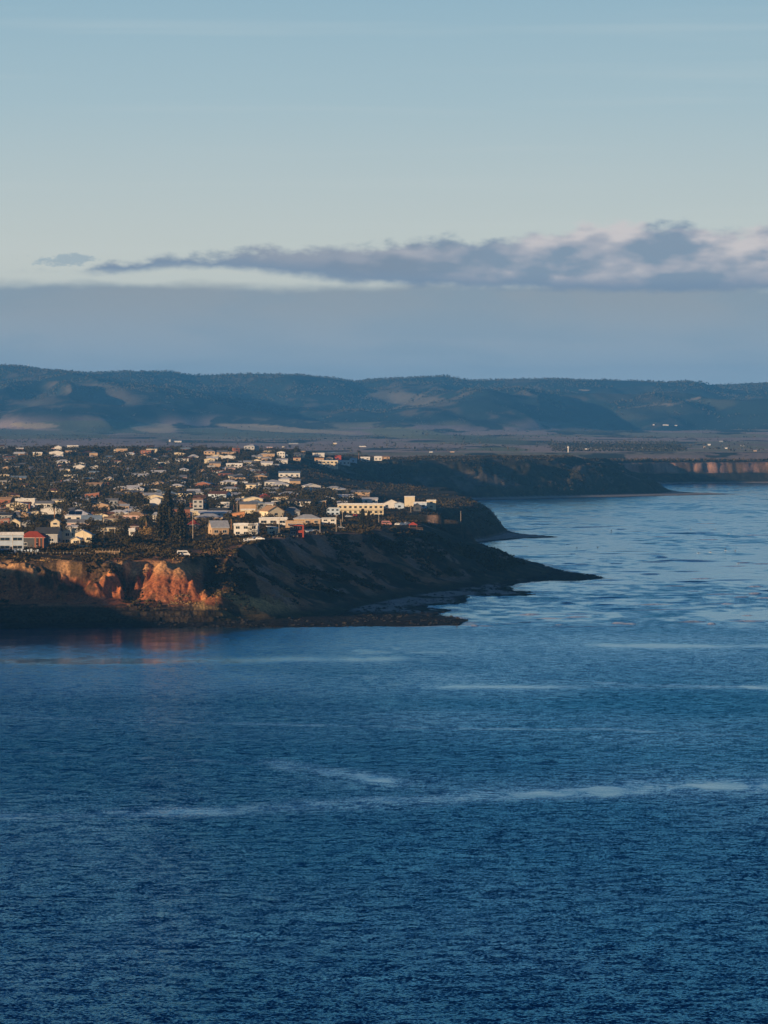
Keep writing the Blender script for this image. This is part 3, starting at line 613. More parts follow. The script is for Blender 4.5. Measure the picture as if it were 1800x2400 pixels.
def wall_mesh(kind, w, d, h, rise):
    b = MB()
    if kind == 'gable_front':
        b.prism([(-w/2, -2.0), (w/2, -2.0), (w/2, h), (0, h + rise - .05), (-w/2, h)], -d/2, d/2)
    elif kind == 'skillion':
        b.prism([(-w/2, -2.0), (w/2, -2.0), (w/2, h + rise - .05), (-w/2, h)], -d/2, d/2)
    elif kind == 'gable_side':
        k = len(b.v); pr = [(-d/2, -2.0), (d/2, -2.0), (d/2, h), (0, h + rise - .05), (-d/2, h)]
        b.v += [(-w/2, y, z) for y, z in pr] + [(w/2, y, z) for y, z in pr]; n = 5
        b.f += [tuple(reversed(range(n))), tuple(range(n, 2*n))] + [(i, (i+1) % n, (i+1) % n + n, i + n) for i in range(n)]
    else: b.box(-w/2, w/2, -d/2, d/2, -2.0, h)
    return b
def windows(root, w, d, h, storeys, n, ww, wh, detail, side=True):
    fh = h / storeys
    for s in range(storeys):
        z0 = s * fh + fh * .32; z1 = min(z0 + wh, (s + 1) * fh - .25)
        for i in range(n):
            x = -w/2 + w * (i + .5) / n
            if detail:
                f = MB()
                f.box(x - ww/2 - .12, x + ww/2 + .12, -d/2 - .07, -d/2 - .003, z1, z1 + .12); f.box(x - ww/2 - .12, x + ww/2 + .12, -d/2 - .12, -d/2 - .003, z0 - .12, z0)
                f.box(x - ww/2 - .12, x - ww/2, -d/2 - .07, -d/2 - .003, z0 + .002, z1 - .002); f.box(x + ww/2, x + ww/2 + .12, -d/2 - .07, -d/2 - .003, z0 + .002, z1 - .002)
                f.box(x - .04, x + .04, -d/2 - .065, -d/2 - .003, z0 + .002, z1 - .002)
                fo = f.build('window', TRIM, root)
                MB().box(x - ww/2 + .002, x + ww/2 - .002, -d/2 - .03, -d/2 - .004, z0 + .004, z1 - .004).build('pane', GLASS, fo)
            else:
                MB().box(x - ww/2, x + ww/2, -d/2 - .05, -d/2 - .003, z0, z1).build('window', GLASS, root)
        if side:
            for sgn in (1, -1):
                xs = sorted((sgn * (w/2 + .05), sgn * (w/2 + .003)))
                MB().box(xs[0], xs[1], -d*.25, -d*.25 + ww, z0, z1).build('window', GLASS, root)
HOUSES = []
def house(px, row, wpx, hpx, kind='hip', wall='cream', roof='grey', st=1, rise=None, depth=None, rz=0.0, label=None, n=None, ww=None, extra=None, detail=None, group='houses of the seaside town', name='house', win=True, dist=None):
    X, Y, Z = town(px, row)
    if dist: Y = dist; X = (px - CX) / F * Y; Z = gz(X, Y)
    mpp = Y / F; w = wpx * mpp; h = max(2.3, hpx * mpp); d = depth or min(14, max(6, w * .7)); rise = rise if rise is not None else max(.9, min(w, d) * (.20 if kind != 'flat' else .03))
    if kind == 'skillion': rise = w * .10 if rise is None else rise
    root = empty(name, (X, Y + d/2, Z), rz)
    detail = (Y < 2420) if detail is None else detail
    wall_mesh(kind, w, d, h, rise).build('wall', wallm(wall), root)
    rf = roof_mesh(kind, w, d, h + .003, rise, .45 if kind != 'flat' else .3).build('roof', roofm(roof), root)
    fh = h / st
    n = n if n is not None else max(1, min(6, int(w / 4.2))); ww = ww or min(1.9, w / n * .5); wh = min(1.3, fh * .45)
    if win: windows(root, w, d, h, st, n, ww, wh, detail, side=(Y < 3400))
    if detail:
        dx = w * .5 * (.5 - 1.0 / n) if n > 1 else w * .3
        q = MB().box(dx - .45, dx + .45, -d/2 - .13, -d/2 - .075, 0.0, 2.05).build('door', DOORM, root)
        MB().box(dx + .28, dx + .36, -d/2 - .17, -d/2 - .132, .95, 1.1).build('handle', STEEL, q)
        g = MB(); g.box(-w/2 - .5, w/2 + .5, -d/2 - .62, -d/2 - .5, h - .12, h + .02) if kind != 'gable_front' else g.box(w/2 + .46, w/2 + .6, -d/2, d/2, h - .12, h + .02)
        g.build('gutter', TRIM, root)
    if extra == 'solar':                            # panels lie on the front slope
        a = math.atan2(rise, d/2 if w >= d else d/2); 
        for i in range(2):
            x0 = -w*.36 + i * w*.25; b = MB(); L = d * .30
            y0 = -d/2 + .6; z0 = h + .35 + rise * .10
            b.v = [(x0, y0, z0), (x0 + w*.235, y0, z0), (x0 + w*.235, y0 + L, z0 + L * math.tan(a)), (x0, y0 + L, z0 + L * math.tan(a))]; b.v += [(x, y, z + .08) for x, y, z in b.v]
            b.f = [(0, 3, 2, 1), (4, 5, 6, 7), (0, 1, 5, 4), (1, 2, 6, 5), (2, 3, 7, 6), (3, 0, 4, 7)]
            b.build('solar_panel', SOLAR, root)
    if extra == 'balcony':
        b = MB(); b.box(-w/2, w/2, -d/2 - 1.8, -d/2 - .004, h/2 - .12, h/2 + .08)
        for i in range(6): x = -w/2 + .1 + (w - .2) * i / 5; b.box(x - .07, x + .07, -d/2 - 1.8, -d/2 - 1.66, -1.0, h/2 - .122)
        bo = b.build('balcony', wallm(wall), root)
        r_ = MB(); r_.box(-w/2, w/2, -d/2 - 1.78, -d/2 - 1.72, h/2 + 1.0, h/2 + 1.08)
        for i in range(int(w / .8)): x = -w/2 + .05 + i * .8; r_.box(x - .03, x + .03, -d/2 - 1.77, -d/2 - 1.73, h/2 + .083, h/2 + .997)
        r_.build('railing', TRIM, bo)
    if extra == 'chimney': MB().box(w*.2, w*.2 + .8, .3, 1.1, h, h + rise + 1.1).build('chimney', wallm('brick'), rf)
    if extra == 'frame':                            # bold red portal in front of the recessed storeys
        b = MB(); D0, D1 = -d/2 - 2.6, -d/2 - .004
        b.box(-w/2 - .3, w/2 + .3, D0, D1, h - .3, h + .25); b.box(w/2 - .5, w/2 + .3, D0, D1, -1, h - .303); b.box(w*.02, w/2 - .503, D0, D1, h*.30, h*.36)
        po = b.build('porch_frame', wallm('red'), root)
        b = MB(); b.box(w*.02, w/2 - .503, D0, D0 + .12, h*.363, h*.36 + 1.0); b.build('balcony_front', wallm('red'), po)
    if extra == 'columns':
        b = MB()
        for x in (w*.18, w*.34, w*.48): b.box(x - .35, x + .35, -d/2 - 1.7, -d/2 - 1.0, -1.5, h - .02)
        b.build('verandah_columns', wallm('brick'), root)
    if extra == 'gable':                            # a small front gable, as a lean-to on the facade
        g = MB().prism([(-w*.30, -1.5), (w*.02, -1.5), (w*.02, h*.72), (-w*.14, h*.72 + rise*.55), (-w*.30, h*.72)], -d/2 - 2.4, -d/2 - .004).build('front_bay', wallm('cream'), root)
        MB().prism([(-w*.33, h*.72 - .1), (-w*.14, h*.72 + rise*.55 + .02), (w*.05, h*.72 - .1), (w*.05, h*.72 + .06), (-w*.14, h*.72 + rise*.55 + .2), (-w*.33, h*.72 + .06)], -d/2 - 2.7, -d/2 + .5).build('bay_roof', roofm(roof), g)
    root['label'] = label or ''; root['category'] = 'house'; root['group'] = group
    HOUSES.append((root, X, Y, w, d))
    ps = HY + (H - Z - h) / Y * F
    sz = 'small ' if w < 9 else ('long ' if w > 19 else '')
    LIST.append(dict(o=root, px=px, row=ps, desc='%s%s house with %s %s roof' % (sz, wall, dict(pale='light grey', dark='charcoal').get(roof, roof), dict(hip='hipped', gable_side='pitched', gable_front='gabled', skillion='sloping', flat='flat')[kind]), lab=label))
    return root

# the houses that can be told apart in the photograph: px, photo row of the ground, width and wall height in photo px
house(24, 1292, 58, 38, 'flat', 'blue', 'white', 2, rz=.10, label='white two-storey modern house at the left edge with shaded blue glass front', n=2, ww=4.2)  # blue wall colour paints shade onto the white front
house(76, 1287, 62, 27, 'hip', 'dark', 'red', 1, rise=2.6, rz=-.12, extra='columns', label='dark house with a red tiled hip roof and brick red verandah columns')
house(112, 1276, 58, 24, 'gable_side', 'grey', 'dark', 1, rise=3.0, rz=-.25, extra='gable', label='grey house with wide charcoal roof and small cream front gable behind red roof')
house(153, 1276, 36, 30, 'skillion', 'cream', 'pale', 2, rise=1.2, rz=-.25, label='pale box-shaped house with light metal sloping roof beside the cream gable house', n=2, ww=1.8)
house(193, 1272, 48, 18, 'gable_front', 'cream', 'pale', 1, rise=2.4, rz=-.10, label='sunlit cream house whose broad gable end faces the sea', n=3)
house(178, 1277, 22, 12, 'gable_front', 'cream', 'pale', 1, rise=1.2, rz=-.10, depth=5, label='low cream lean-to annexe in front of the sunlit gable house', n=1)
house(252, 1248, 72, 12, 'flat', 'cream', 'dark', 1, rise=.3, rz=.04, label='long cream building with a row of windows under a flat dark roof', n=6)
house(183, 1222, 62, 13, 'hip', 'white', 'white', 1, rise=3.2, depth=13, extra='solar', label='white house with hipped roof carrying two dark solar panels')
house(214, 1231, 46, 12, 'gable_side', 'dark', 'blue', 1, rise=2.4, extra='gable', label='blue-grey roofed house with small cream front gable below the solar panels')
house(129, 1243, 21, 20, 'gable_front', 'cream', 'grey', 2, rise=1.7, label='narrow cream two-storey gable house behind the palm', n=1)
house(174, 1246, 36, 9, 'gable_side', 'white', 'white', 1, rise=.9, label='low white roofed shed in front of the blue-grey roof')
house(34, 1238, 27, 14, 'gable_front', 'cream', 'grey', 1, rise=2.0, label='cream gable house above the white house at the left edge')
house(66, 1236, 30, 11, 'hip', 'grey', 'grey', 1, label='grey hipped house behind the red tiled roof')
house(82, 1166, 56, 12, 'gable_side', 'grey', 'dark', 1, rise=2.8, label='wide dark roofed house with pale eaves high on the left')
house(209, 1162, 34, 10, 'flat', 'white', 'white', 1, label='long low white house in front of the tall dark pine')
house(88, 1072, 22, 9, 'flat', 'cream', 'white', 2, label='cream cube house on the skyline at far left', n=2)
house(133, 1107, 20, 9, 'flat', 'tan', 'brown', 2, label='tan box house amid dark trees on the left hillside')
house(21, 1120, 24, 11, 'hip', 'pink', 'white', 2, label='pinkish two-storey house with white trim near left edge')
house(79, 1140, 14, 8, 'hip', 'pink', 'white', 2, label='small pink two-storey house on left hillside')
house(263, 1120, 17, 8, 'flat', 'pink', 'white', 2, label='pink flat roofed house left of the white cube house')
house(276, 1212, 48, 10, 'hip', 'white', 'white', 1, label='white roofed bungalow right of the solar panel roof')
house(306, 1166, 34, 11, 'gable_side', 'white', 'white', 1, rise=1.0, label='bright white bungalow left of the tallest pines')
house(303, 1212, 45, 12, 'hip', 'cream', 'white', 1, label='cream bungalow with a white roof left of the palm')
house(307, 1110, 14, 11, 'flat', 'white', 'white', 1, label='small white cube house with one dark window', n=1, ww=3)
house(340, 1124, 25, 10, 'hip', 'cream', 'white', 1, rise=3.0, label='cream pyramid-roofed house above the tall pines')
house(376, 1138, 29, 10, 'hip', 'brick', 'brown', 2, label='red-brown brick house above the tall pines')
house(361, 1096, 18, 7, 'gable_front', 'white', 'white', 1, label='white gable house on the upper hillside centre')
house(418, 1092, 17, 11, 'flat', 'cream', 'white', 2, label='cream two-storey block high on the hillside', n=2)
house(392, 1092, 8, 10, 'flat', 'cream', 'white', 2, label='slender cream tower-like house high on the hillside', n=1)
house(385, 1070, 27, 5, 'gable_side', 'tan', 'tan', 1, rise=1.0, label='long tan roofed building just under the skyline')
house(453, 1077, 24, 6, 'hip', 'white', 'white', 1, rise=2.0, label='white gable-roofed house just under the skyline tree')
house(549, 1102, 38, 13, 'flat', 'white', 'white', 2, label='large white two-storey house high on the right of the hillside', n=4)
house(477, 1130, 22, 9, 'flat', 'cream', 'white', 2, label='cream house with flat roof mid hillside', n=2)
house(451, 1133, 16, 7, 'flat', 'cream', 'pale', 1, label='small cream flat roofed house mid hillside')
house(419, 1158, 24, 9, 'gable_side', 'white', 'white', 1, rise=.9, label='long white roofed house right of the tallest pine tip')
house(442, 1166, 36, 9, 'gable_side', 'cream', 'white', 1, rise=.9, label='cream bungalow with white roof right of the tall pines')
house(468, 1178, 28, 12, 'gable_side', 'tan', 'brown', 1, rise=1.4, label='tan walled house with low brown roof mid town')
house(442, 1150, 15, 8, 'gable_front', 'white', 'white', 1, label='small white gable house above the cream bungalow')
house(571, 1143, 18, 11, 'flat', 'white', 'white', 1, label='white box house left of the white gable house', n=1, ww=2.5)
house(530, 1166, 44, 8, 'gable_side', 'white', 'white', 1, rise=.9, label='long row-like white roofed house mid town')
house(443, 1204, 22, 8, 'skillion', 'white', 'white', 1, rise=.8, label='white sloping roof house right of the dark pines')
house(503, 1214, 74, 11, 'gable_side', 'pale' if False else 'white', 'white', 1, rise=1.3, depth=12, label='very long white roofed building in mid town')
house(489, 1222, 66, 9, 'hip', 'tan', 'pale', 1, rise=2.0, label='wide light grey roofed house below the very long white building')
house(453, 1244, 26, 14, 'hip', 'dark', 'red', 1, rise=2.4, label='small dark house with bright red pyramid roof beside the pines')
house(511, 1254, 40, 17, 'gable_side', 'tan', 'pale', 1, rise=3.4, rz=.2, depth=12, label='tan house with big light grey pitched roof')
house(558, 1217, 31, 13, 'skillion', 'orange', 'tan', 1, rise=1.4, label='orange brick house behind the street lamp')
house(581, 1204, 34, 9, 'flat', 'cream', 'white', 1, rise=.3, win=False, label='bright blank cream walled building left of the tan gabled roof')
house(577, 1256, 56, 26, 'flat', 'white', 'white', 2, rise=.6, rz=-.06, label='large white house behind the small pine with shaded lower floor', n=3)
house(309, 1256, 14, 13, 'flat', 'white', 'white', 1, label='small white house left of the golden conifers', n=1)
house(315, 1244, 18, 10, 'hip', 'brick', 'brown', 1, label='red-brown roofed house left of the palm')
house(695, 1256, 32, 25, 'flat', 'dark', 'grey', 2, rise=.3, extra='frame', depth=8, label='two-storey house with a bold red portal frame', n=2, ww=2.2)
house(690, 1238, 42, 15, 'flat', 'tan', 'tan', 1, rise=.3, label='tan walled house directly behind the red portal house')
house(640, 1230, 66, 15, 'flat', 'white', 'white', 1, rise=.3, n=3, ww=3.0, label='long white flat house with two dark slit windows')
house(636, 1212, 40, 13, 'gable_front', 'cream', 'tan', 1, rise=3.2, depth=16, rz=.35, label='cream house with tan roof and gable facing the sea', n=1)
house(639, 1254, 20, 20, 'skillion', 'cream', 'white', 2, rise=-1.0, rz=-.2, label='cream angular house with leaning white facade right of the small pine', n=1)
house(720, 1230, 62, 14, 'hip', 'tan', 'pale', 1, rise=2.2, label='tan house with wide light grey roof right of the red portal house')
house(771, 1232, 34, 16, 'flat', 'white', 'pale', 2, rise=.4, n=2, label='white two-storey house beside the tall utility pole')
house(684, 1212, 38, 14, 'hip', 'grey', 'grey', 1, rise=2.4, label='grey roofed house with dark walls above the tan house')
house(780, 1208, 32, 17, 'flat', 'blue', 'pale', 2, rise=.3, n=3, label='bluish white shaded house left of the cream balcony house')  # white walls coloured blue to look shaded
house(845, 1206, 108, 23, 'flat', 'cream', 'white', 2, rise=.5, n=9, extra='balcony', label='very wide cream two-storey house with long balcony near the point')
house(700, 1186, 56, 11, 'gable_side', 'white', 'dark', 1, rise=1.2, label='long white house with black roof near the gully')
house(655, 1180, 42, 13, 'skillion', 'cream', 'tan', 1, rise=1.2, label='cream and tan stepped house left of the black roof')
house(755, 1190, 18, 13, 'skillion', 'tan', 'pale', 1, rise=1.2, label='tan house with curved end wall behind the blue-white house')
house(620, 1176, 24, 12, 'hip', 'red', 'red', 1, rise=1.8, label='deep red roofed house mid town left of the cream stepped house')
house(618, 1190, 44, 8, 'gable_side', 'white', 'white', 1, rise=1.0, label='long white roof above the palm left of centre')
house(641, 1148, 42, 18, 'hip', 'white', 'pale', 2, rise=1.6, n=4, label='big white two-storey house overlooking the gully')
house(601, 1147, 22, 11, 'gable_front', 'white', 'white', 1, label='white gable house left of the big white house')
house(678, 1119, 50, 10, 'gable_side', 'white', 'blue', 1, rise=1.6, label='blue roofed house with a white pavilion end above the gully')
house(769, 1095, 46, 15, 'flat', 'cream', 'white', 2, rise=.3, n=5, ww=2.6, depth=9, label='cream two-storey glass-fronted house on the green headland')
house(803, 1090, 36, 10, 'flat', 'white', 'white', 1, rise=.3, n=4, label='white house with three windows right of the glass-fronted house')
house(748, 1084, 22, 8, 'flat', 'tan', 'tan', 1, label='tan flat house left above the glass-fronted house')
house(772, 1082, 16, 8, 'hip', 'cream', 'tan', 1, label='cream house with tan hip roof above glass-fronted house')
house(792, 1080, 15, 9, 'flat', 'red', 'red', 1, label='dull red block house on the headland crest')
house(620, 1073, 32, 6, 'hip', 'white', 'white', 1, rise=2.0, label='white hip roofed house under the skyline right of centre')
house(696, 1080, 18, 7, 'flat', 'tan', 'brown', 1, label='tan flat house by the skyline tree clump')
house(586, 1102, 28, 9, 'hip', 'pink', 'pale', 1, rise=2.2, label='pinkish grey roofed house right of the large white house')
house(867, 1180, 36, 9, 'gable_side', 'white', 'white', 1, rise=1.4, label='white roofed house behind the wide cream house')
house(917, 1191, 42, 11, 'gable_front', 'white', 'dark', 1, rise=3.0, label='white house with a black gable on the second point', n=2)
house(960, 1188, 24, 23, 'flat', 'cream', 'white', 2, rise=.4, win=False, label='bright blank white tower block near the end of the point')
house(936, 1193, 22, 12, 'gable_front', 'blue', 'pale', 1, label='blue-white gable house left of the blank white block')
house(985, 1192, 30, 13, 'flat', 'blue', 'white', 1, rise=.5, label='low pale house right of the blank white block')
house(1011, 1194, 22, 19, 'flat', 'cream', 'white', 2, rise=.4, n=1, label='last cream two-storey house out on the point')
house(978, 1197, 18, 11, 'gable_front', 'dark', 'dark', 1, rise=2.0, label='black gabled house in front of the blank white block', n=1)
house(802, 1188, 22, 9, 'gable_side', 'white', 'white', 1, label='white roofed house left behind the wide cream house')
house(886, 1080, 18, 8, 'flat', 'white', 'white', 1, label='white house at the right end of the hilltop row')
house(898, 1076, 30, 5, 'gable_side', 'tan', 'tan', 1, rise=1.0, label='long tan roof at the right end of the hilltop row')
house(856, 1082, 22, 9, 'flat', 'white', 'white', 2, label='white two-storey house beside the lone skyline palm')
house(828, 1083, 18, 9, 'hip', 'blue', 'pale', 1, label='pale blue house left of the lone skyline palm')
NAMED = len(HOUSES)
# the rest of the town: plots along streets that follow the slope
for k in range(4000):
    if len(HOUSES) >= 292: break
    Y = 2150 + 2480 * random.random() ** .8; px = random.uniform(-6, 900)
    if px > np.interp(Y, [2150, 2600, 3000, 3300, 3800, 4200, 4500, 4700], [40, 600, 760, 880, 640, 650, 700, 860]): continue
    X = (px - CX) / F * Y
    if any(abs(X - h[1]) < (h[3] / 2 + 9) and abs(Y - h[2]) < 24 for h in HOUSES): continue
    row = HY + (H - gz(X, Y)) / Y * F
    kind = random.choices(['hip', 'gable_side', 'gable_front', 'flat', 'skillion'], [6, 4, 3, 2.5, 1])[0]
    wall = random.choices(['white', 'cream', 'tan', 'grey', 'brick', 'pink', 'blue', 'dark'], [3, 3, 2, 3, 2.6, 1.3, 1, 2])[0]
    roof = random.choices(['white', 'pale', 'grey', 'dark', 'brown', 'red', 'tan', 'blue'], [1.8, 2.2, 3.6, 4.4, 3.2, 1, 1.2, 1])[0]
    st = 2 if random.random() < .3 else 1
    wm = random.uniform(7, 13.5)
    house(px, row, wm / Y * F, (2.7 * st + random.uniform(0, .4)) / Y * F, kind, wall, roof, st, rz=random.gauss(-.05, .22), dist=Y, n=random.choice([1, 2, 2, 3]), extra='chimney' if random.random() < .12 and kind == 'hip' else None)

# the farthest roofs, beyond the three hundred that stand singly
far_b = {'white': (MB(), MB()), 'cream': (MB(), MB()), 'tan': (MB(), MB())}; farpos = []
for k in range(6000):
    if len(farpos) >= 170: break
    Y = random.uniform(2500, 4640); px = random.uniform(-40, 860)
    if px > np.interp(Y, [2500, 3000, 3300, 3800, 4200, 4500, 4700], [560, 740, 860, 620, 640, 700, 860]): continue
    X = (px - CX) / F * Y
    if any(abs(X - h[1]) < (h[3] / 2 + 8) and abs(Y - h[2]) < 20 for h in HOUSES) or any(abs(X - a) < 15 and abs(Y - b) < 20 for a, b in farpos): continue
    farpos.append((X, Y)); Z = gz(X, Y); w_, h_ = random.uniform(7, 15), random.choice([2.8, 3.0, 5.4]); kd = random.choice(['hip', 'gable_side', 'gable_front', 'flat'])
    rs = 1.6 if kd != 'flat' else .3; wb, rb_ = far_b[random.choices(['white', 'cream', 'tan'], [4, 3, 2])[0]]
    for mb, q in ((wb, wall_mesh(kd, w_, 9, h_, rs)), (rb_, roof_mesh(kd, w_, 9, h_ + .003, rs))):
        o_ = len(mb.v); mb.v += [(x + X, y + Y, z + Z) for x, y, z in q.v]; mb.f += [tuple(i + o_ for i in f) for f in q.f]
fv, ff, fm = [], [], []
for mi, mb in enumerate([far_b['white'][0], far_b['white'][1], far_b['cream'][0], far_b['cream'][1], far_b['tan'][0], far_b['tan'][1]]):
    o_ = len(fv); fv += mb.v; ff += [tuple(i + o_ for i in f) for f in mb.f]; fm += [mi] * len(mb.f)
me = bpy.data.meshes.new('distant_houses'); me.from_pydata(fv, [], ff)
for m_ in (wallm('white'), roofm('white'), wallm('cream'), roofm('pale'), wallm('tan'), roofm('grey')): me.materials.append(m_)
me.polygons.foreach_set('material_index', fm); me.update(); o = bpy.data.objects.new('distant_houses', me); col.objects.link(o)
tag(o, 'small pale roofs and walls scattered through the far hillside town', 'houses', None, 'stuff'); FARPOS = farpos
# ------------------------------------------------------------------ foliage
def leaf_mat(name, c, c2):
    m = bpy.data.materials.new(name); m.use_nodes = True; t = NT(m.node_tree); p = m.node_tree.nodes['Principled BSDF']
    oi = t.n('ShaderNodeObjectInfo'); g = t.n('ShaderNodeNewGeometry')
    n = t.noise(g.outputs['Position'], .5, 3, .6); f = t.m('ADD', t.m('MULTIPLY', t.ss(n, .35, .65), .6), t.m('MULTIPLY', oi.outputs['Random'], .4))
    t.link(t.mix(f, c + (1,), c2 + (1,)), p.inputs['Base Color']); p.inputs['Roughness'].default_value = .8; p.inputs['Specular IOR Level'].default_value = .15
    return m
LEAF = leaf_mat('gum_leaves', (.026, .027, .009), (.095, .070, .020)); PINE = leaf_mat('pine_needles', (.026, .028, .012), (.085, .068, .028)); PALM = leaf_mat('palm_fronds', (.04, .045, .018), (.10, .085, .035))
GOLD = leaf_mat('golden_conifer_leaves', (.30, .20, .07), (.42, .27, .10)); SCRUBM = leaf_mat('coastal_scrub', (.022, .021, .008), (.085, .058, .020))
BARK = mat('bark', (.13, .09, .06), .9, .1, .3, 2.0); PBARK = mat('palm_bark', (.30, .16, .08), .9, .1, .3, 2.0)
def quads(P, S, seed, flat=.35, elong=1.0):
    """leaf-clump quads: points, sizes -> verts, faces"""
    r = np.random.default_rng(seed); n = len(P)
    a = r.normal(size=(n, 3)); a[:, 2] *= flat; a /= np.linalg.norm(a, axis=1)[:, None]
    b = r.normal(size=(n, 3)); b -= (b * a).sum(1)[:, None] * a; b /= np.linalg.norm(b, axis=1)[:, None]
    S = np.asarray(S)[:, None] * np.ones((n, 1)); a = a * S * elong; b = b * S
    V = np.stack([P - a - b * .6, P + a * .3 - b, P + a + b * .5, P - a * .2 + b], 1).reshape(-1, 3)
    return V, np.arange(n * 4).reshape(n, 4)
def raw_mesh(name, V, Fq, m):
    me = bpy.data.meshes.new(name)
    me.vertices.add(len(V)); me.vertices.foreach_set('co', V.astype(np.float32).ravel())
    me.loops.add(Fq.size); me.loops.foreach_set('vertex_index', Fq.astype(np.int32).ravel())
    me.polygons.add(len(Fq)); me.polygons.foreach_set('loop_start', np.arange(0, Fq.size, 4, dtype=np.int32)); me.polygons.foreach_set('loop_total', np.full(len(Fq), 4, np.int32))
    me.update(calc_edges=True); me.materials.append(m); return me
def crown_points(seed, n=800, lumps=9):
    r = np.random.default_rng(seed); L = r.normal(size=(lumps, 3)) * [.42, .42, .26]; L[:, 2] += .62; R_ = r.uniform(.26, .46, lumps)
    k = r.integers(0, lumps, n); v = r.normal(size=(n, 3)); v /= np.linalg.norm(v, axis=1)[:, None]
    P = L[k] + v * (R_[k] * r.uniform(.6, 1.0, n) ** .5)[:, None] * [1, 1, .8]
    return P[P[:, 2] > .12]
def gum_proto(seed):
    root = empty('tree', (0, 0, 0)); P = crown_points(seed); V, Fq = quads(P, np.random.default_rng(seed).uniform(.03, .075, len(P)), seed + 1)
    c = bpy.data.objects.new('crown', raw_mesh('crown', V, Fq, LEAF)); col.objects.link(c); c.parent = root
    b = MB().tube([(0, 0, -.15), (.02, 0, .2), (.0, .03, .5)], [.05, .04, .025], 6)
    for a in range(4): t = a * 1.6 + seed; b.tube([(0, 0, .25), (.25 * math.cos(t), .25 * math.sin(t), .55)], [.03, .012], 5)
    b.build('trunk', BARK, root); return root
def pine_proto(seed, sparse=False):
    root = empty('norfolk_pine', (0, 0, 0)); r = np.random.default_rng(seed); b = MB(); P = []; S = []
    nl = 15 if sparse else 21
    for i in range(nl):
        z = .10 + .86 * i / nl; L = (.31 if sparse else .27) * (1 - (z - .08) ** 1.35) + .01; k = 6 if sparse else 9
        for j in range(k):
            a = 2 * math.pi * (j + r.uniform(-.2, .2)) / k + i * .7; l = L * r.uniform(.8, 1.08)
            b.tube([(0, 0, z), (l * math.cos(a), l * math.sin(a), z + .03 * l / L)], [.006, .002], 4)
            for q in range(5 if sparse else 15):
                u = r.uniform(.25, 1.0); P.append((u * l * math.cos(a) + r.normal() * .012, u * l * math.sin(a) + r.normal() * .012, z + .03 * u + r.uniform(-.002, .020))); S.append(r.uniform(.013, .030))
    V, Fq = quads(np.array(P), np.array(S), seed, flat=.25, elong=1.5)
    c = bpy.data.objects.new('crown', raw_mesh('crown', V, Fq, PINE)); col.objects.link(c); c.parent = root
    b.tube([(0, 0, -.05), (0, 0, .5), (0, 0, 1.0)], [.020, .013, .002], 7); b.build('trunk', BARK, root); return root
def palm_proto(seed):
    root = empty('palm', (0, 0, 0)); r = np.random.default_rng(seed); b = MB()
    for j in range(26):
        a = 2 * math.pi * j / 26 + r.uniform(-.1, .1); e = r.uniform(-.5, 1.1); L = r.uniform(.28, .38); pts = []
        for q in range(5):
            u = q / 4; pts.append((L * u * math.cos(a) * math.cos(e * (1 - u * .5)), L * u * math.sin(a) * math.cos(e * (1 - u * .5)), .74 + L * u * math.sin(e) - .20 * u * u))
        for q in range(4):
            p0, p1 = Vector(pts[q]), Vector(pts[q + 1]); sd = Vector((-math.sin(a), math.cos(a), 0)) * (.03 * math.sin((q + .8) / 5 * math.pi)); s2 = Vector((-math.sin(a), math.cos(a), 0)) * (.03 * math.sin((q + 1.6) / 5.4 * math.pi)); dn = Vector((0, 0, -.018))
            b.poly([p0, p1, p1 + s2 + dn, p0 + sd + dn]); b.poly([p0, p0 - sd + dn, p1 - s2 + dn, p1])
    b.build('crown', PALM, root)
    MB().tube([(0, 0, -.05), (.01, 0, .35), (0, 0, .74), (0, 0, .78)], [.035, .026, .026, .045], 8).build('trunk', PBARK, root); return root
def conifer_proto(seed):
    root = empty('golden_conifer', (0, 0, 0)); r = np.random.default_rng(seed); n = 260
    u = r.uniform(0, 1, n); a = r.uniform(0, 6.28, n); rad = .22 * np.sin(np.clip(u * .85 + .12, 0, 1) * math.pi) ** .6
    P = np.stack([rad * np.cos(a), rad * np.sin(a), .03 + u * .95], -1); V, Fq = quads(P, r.uniform(.03, .06, n), seed, flat=1.3)
    c = bpy.data.objects.new('crown', raw_mesh('crown', V, Fq, GOLD)); col.objects.link(c); c.parent = root
    MB().tube([(0, 0, -.08), (0, 0, .5)], [.03, .02], 6).build('trunk', BARK, root); return root
PROTO = {'tree': [gum_proto(s) for s in (1, 2, 3, 4, 5, 6, 7)], 'norfolk_pine': [pine_proto(s) for s in (11, 12, 13)], 'sparse_pine': [pine_proto(15, True)], 'palm': [palm_proto(21), palm_proto(22)], 'golden_conifer': [conifer_proto(31)]}
FIRST = {id(p): True for v in PROTO.values() for p in v}
def plant(kind, X, Y, Z, hgt, wid=1.0, label=None, desc=None, cat='tree', group='trees among the houses', pick=None):
    p = PROTO[kind][pick % len(PROTO[kind])] if pick is not None else random.choice(PROTO[kind])
    if FIRST[id(p)]: o = p; FIRST[id(p)] = False
    else: o = copy_tree(p)
    o.location = (X, Y, Z); o.scale = (hgt * wid, hgt * wid, hgt); o.rotation_euler = (0, 0, random.uniform(0, 6.28))
    o['category'] = cat; o['group'] = group; o['label'] = label or ''
    LIST.append(dict(o=o, px=float(pxof(X, Y)), row=HY + (H - Z - hgt * .6) / Y * F, desc=desc, lab=label)); return o
def plant_px(kind, px, rb, rt, label, wid=1.0, cat='tree', group='trees among the houses', pick=None):
    X, Y, Z = town(px, rb); plant(kind, X, Y, Z - .2, (rb - rt) * Y / F, wid, label, None, cat, group, pick)
PG = 'tall pines of the town'
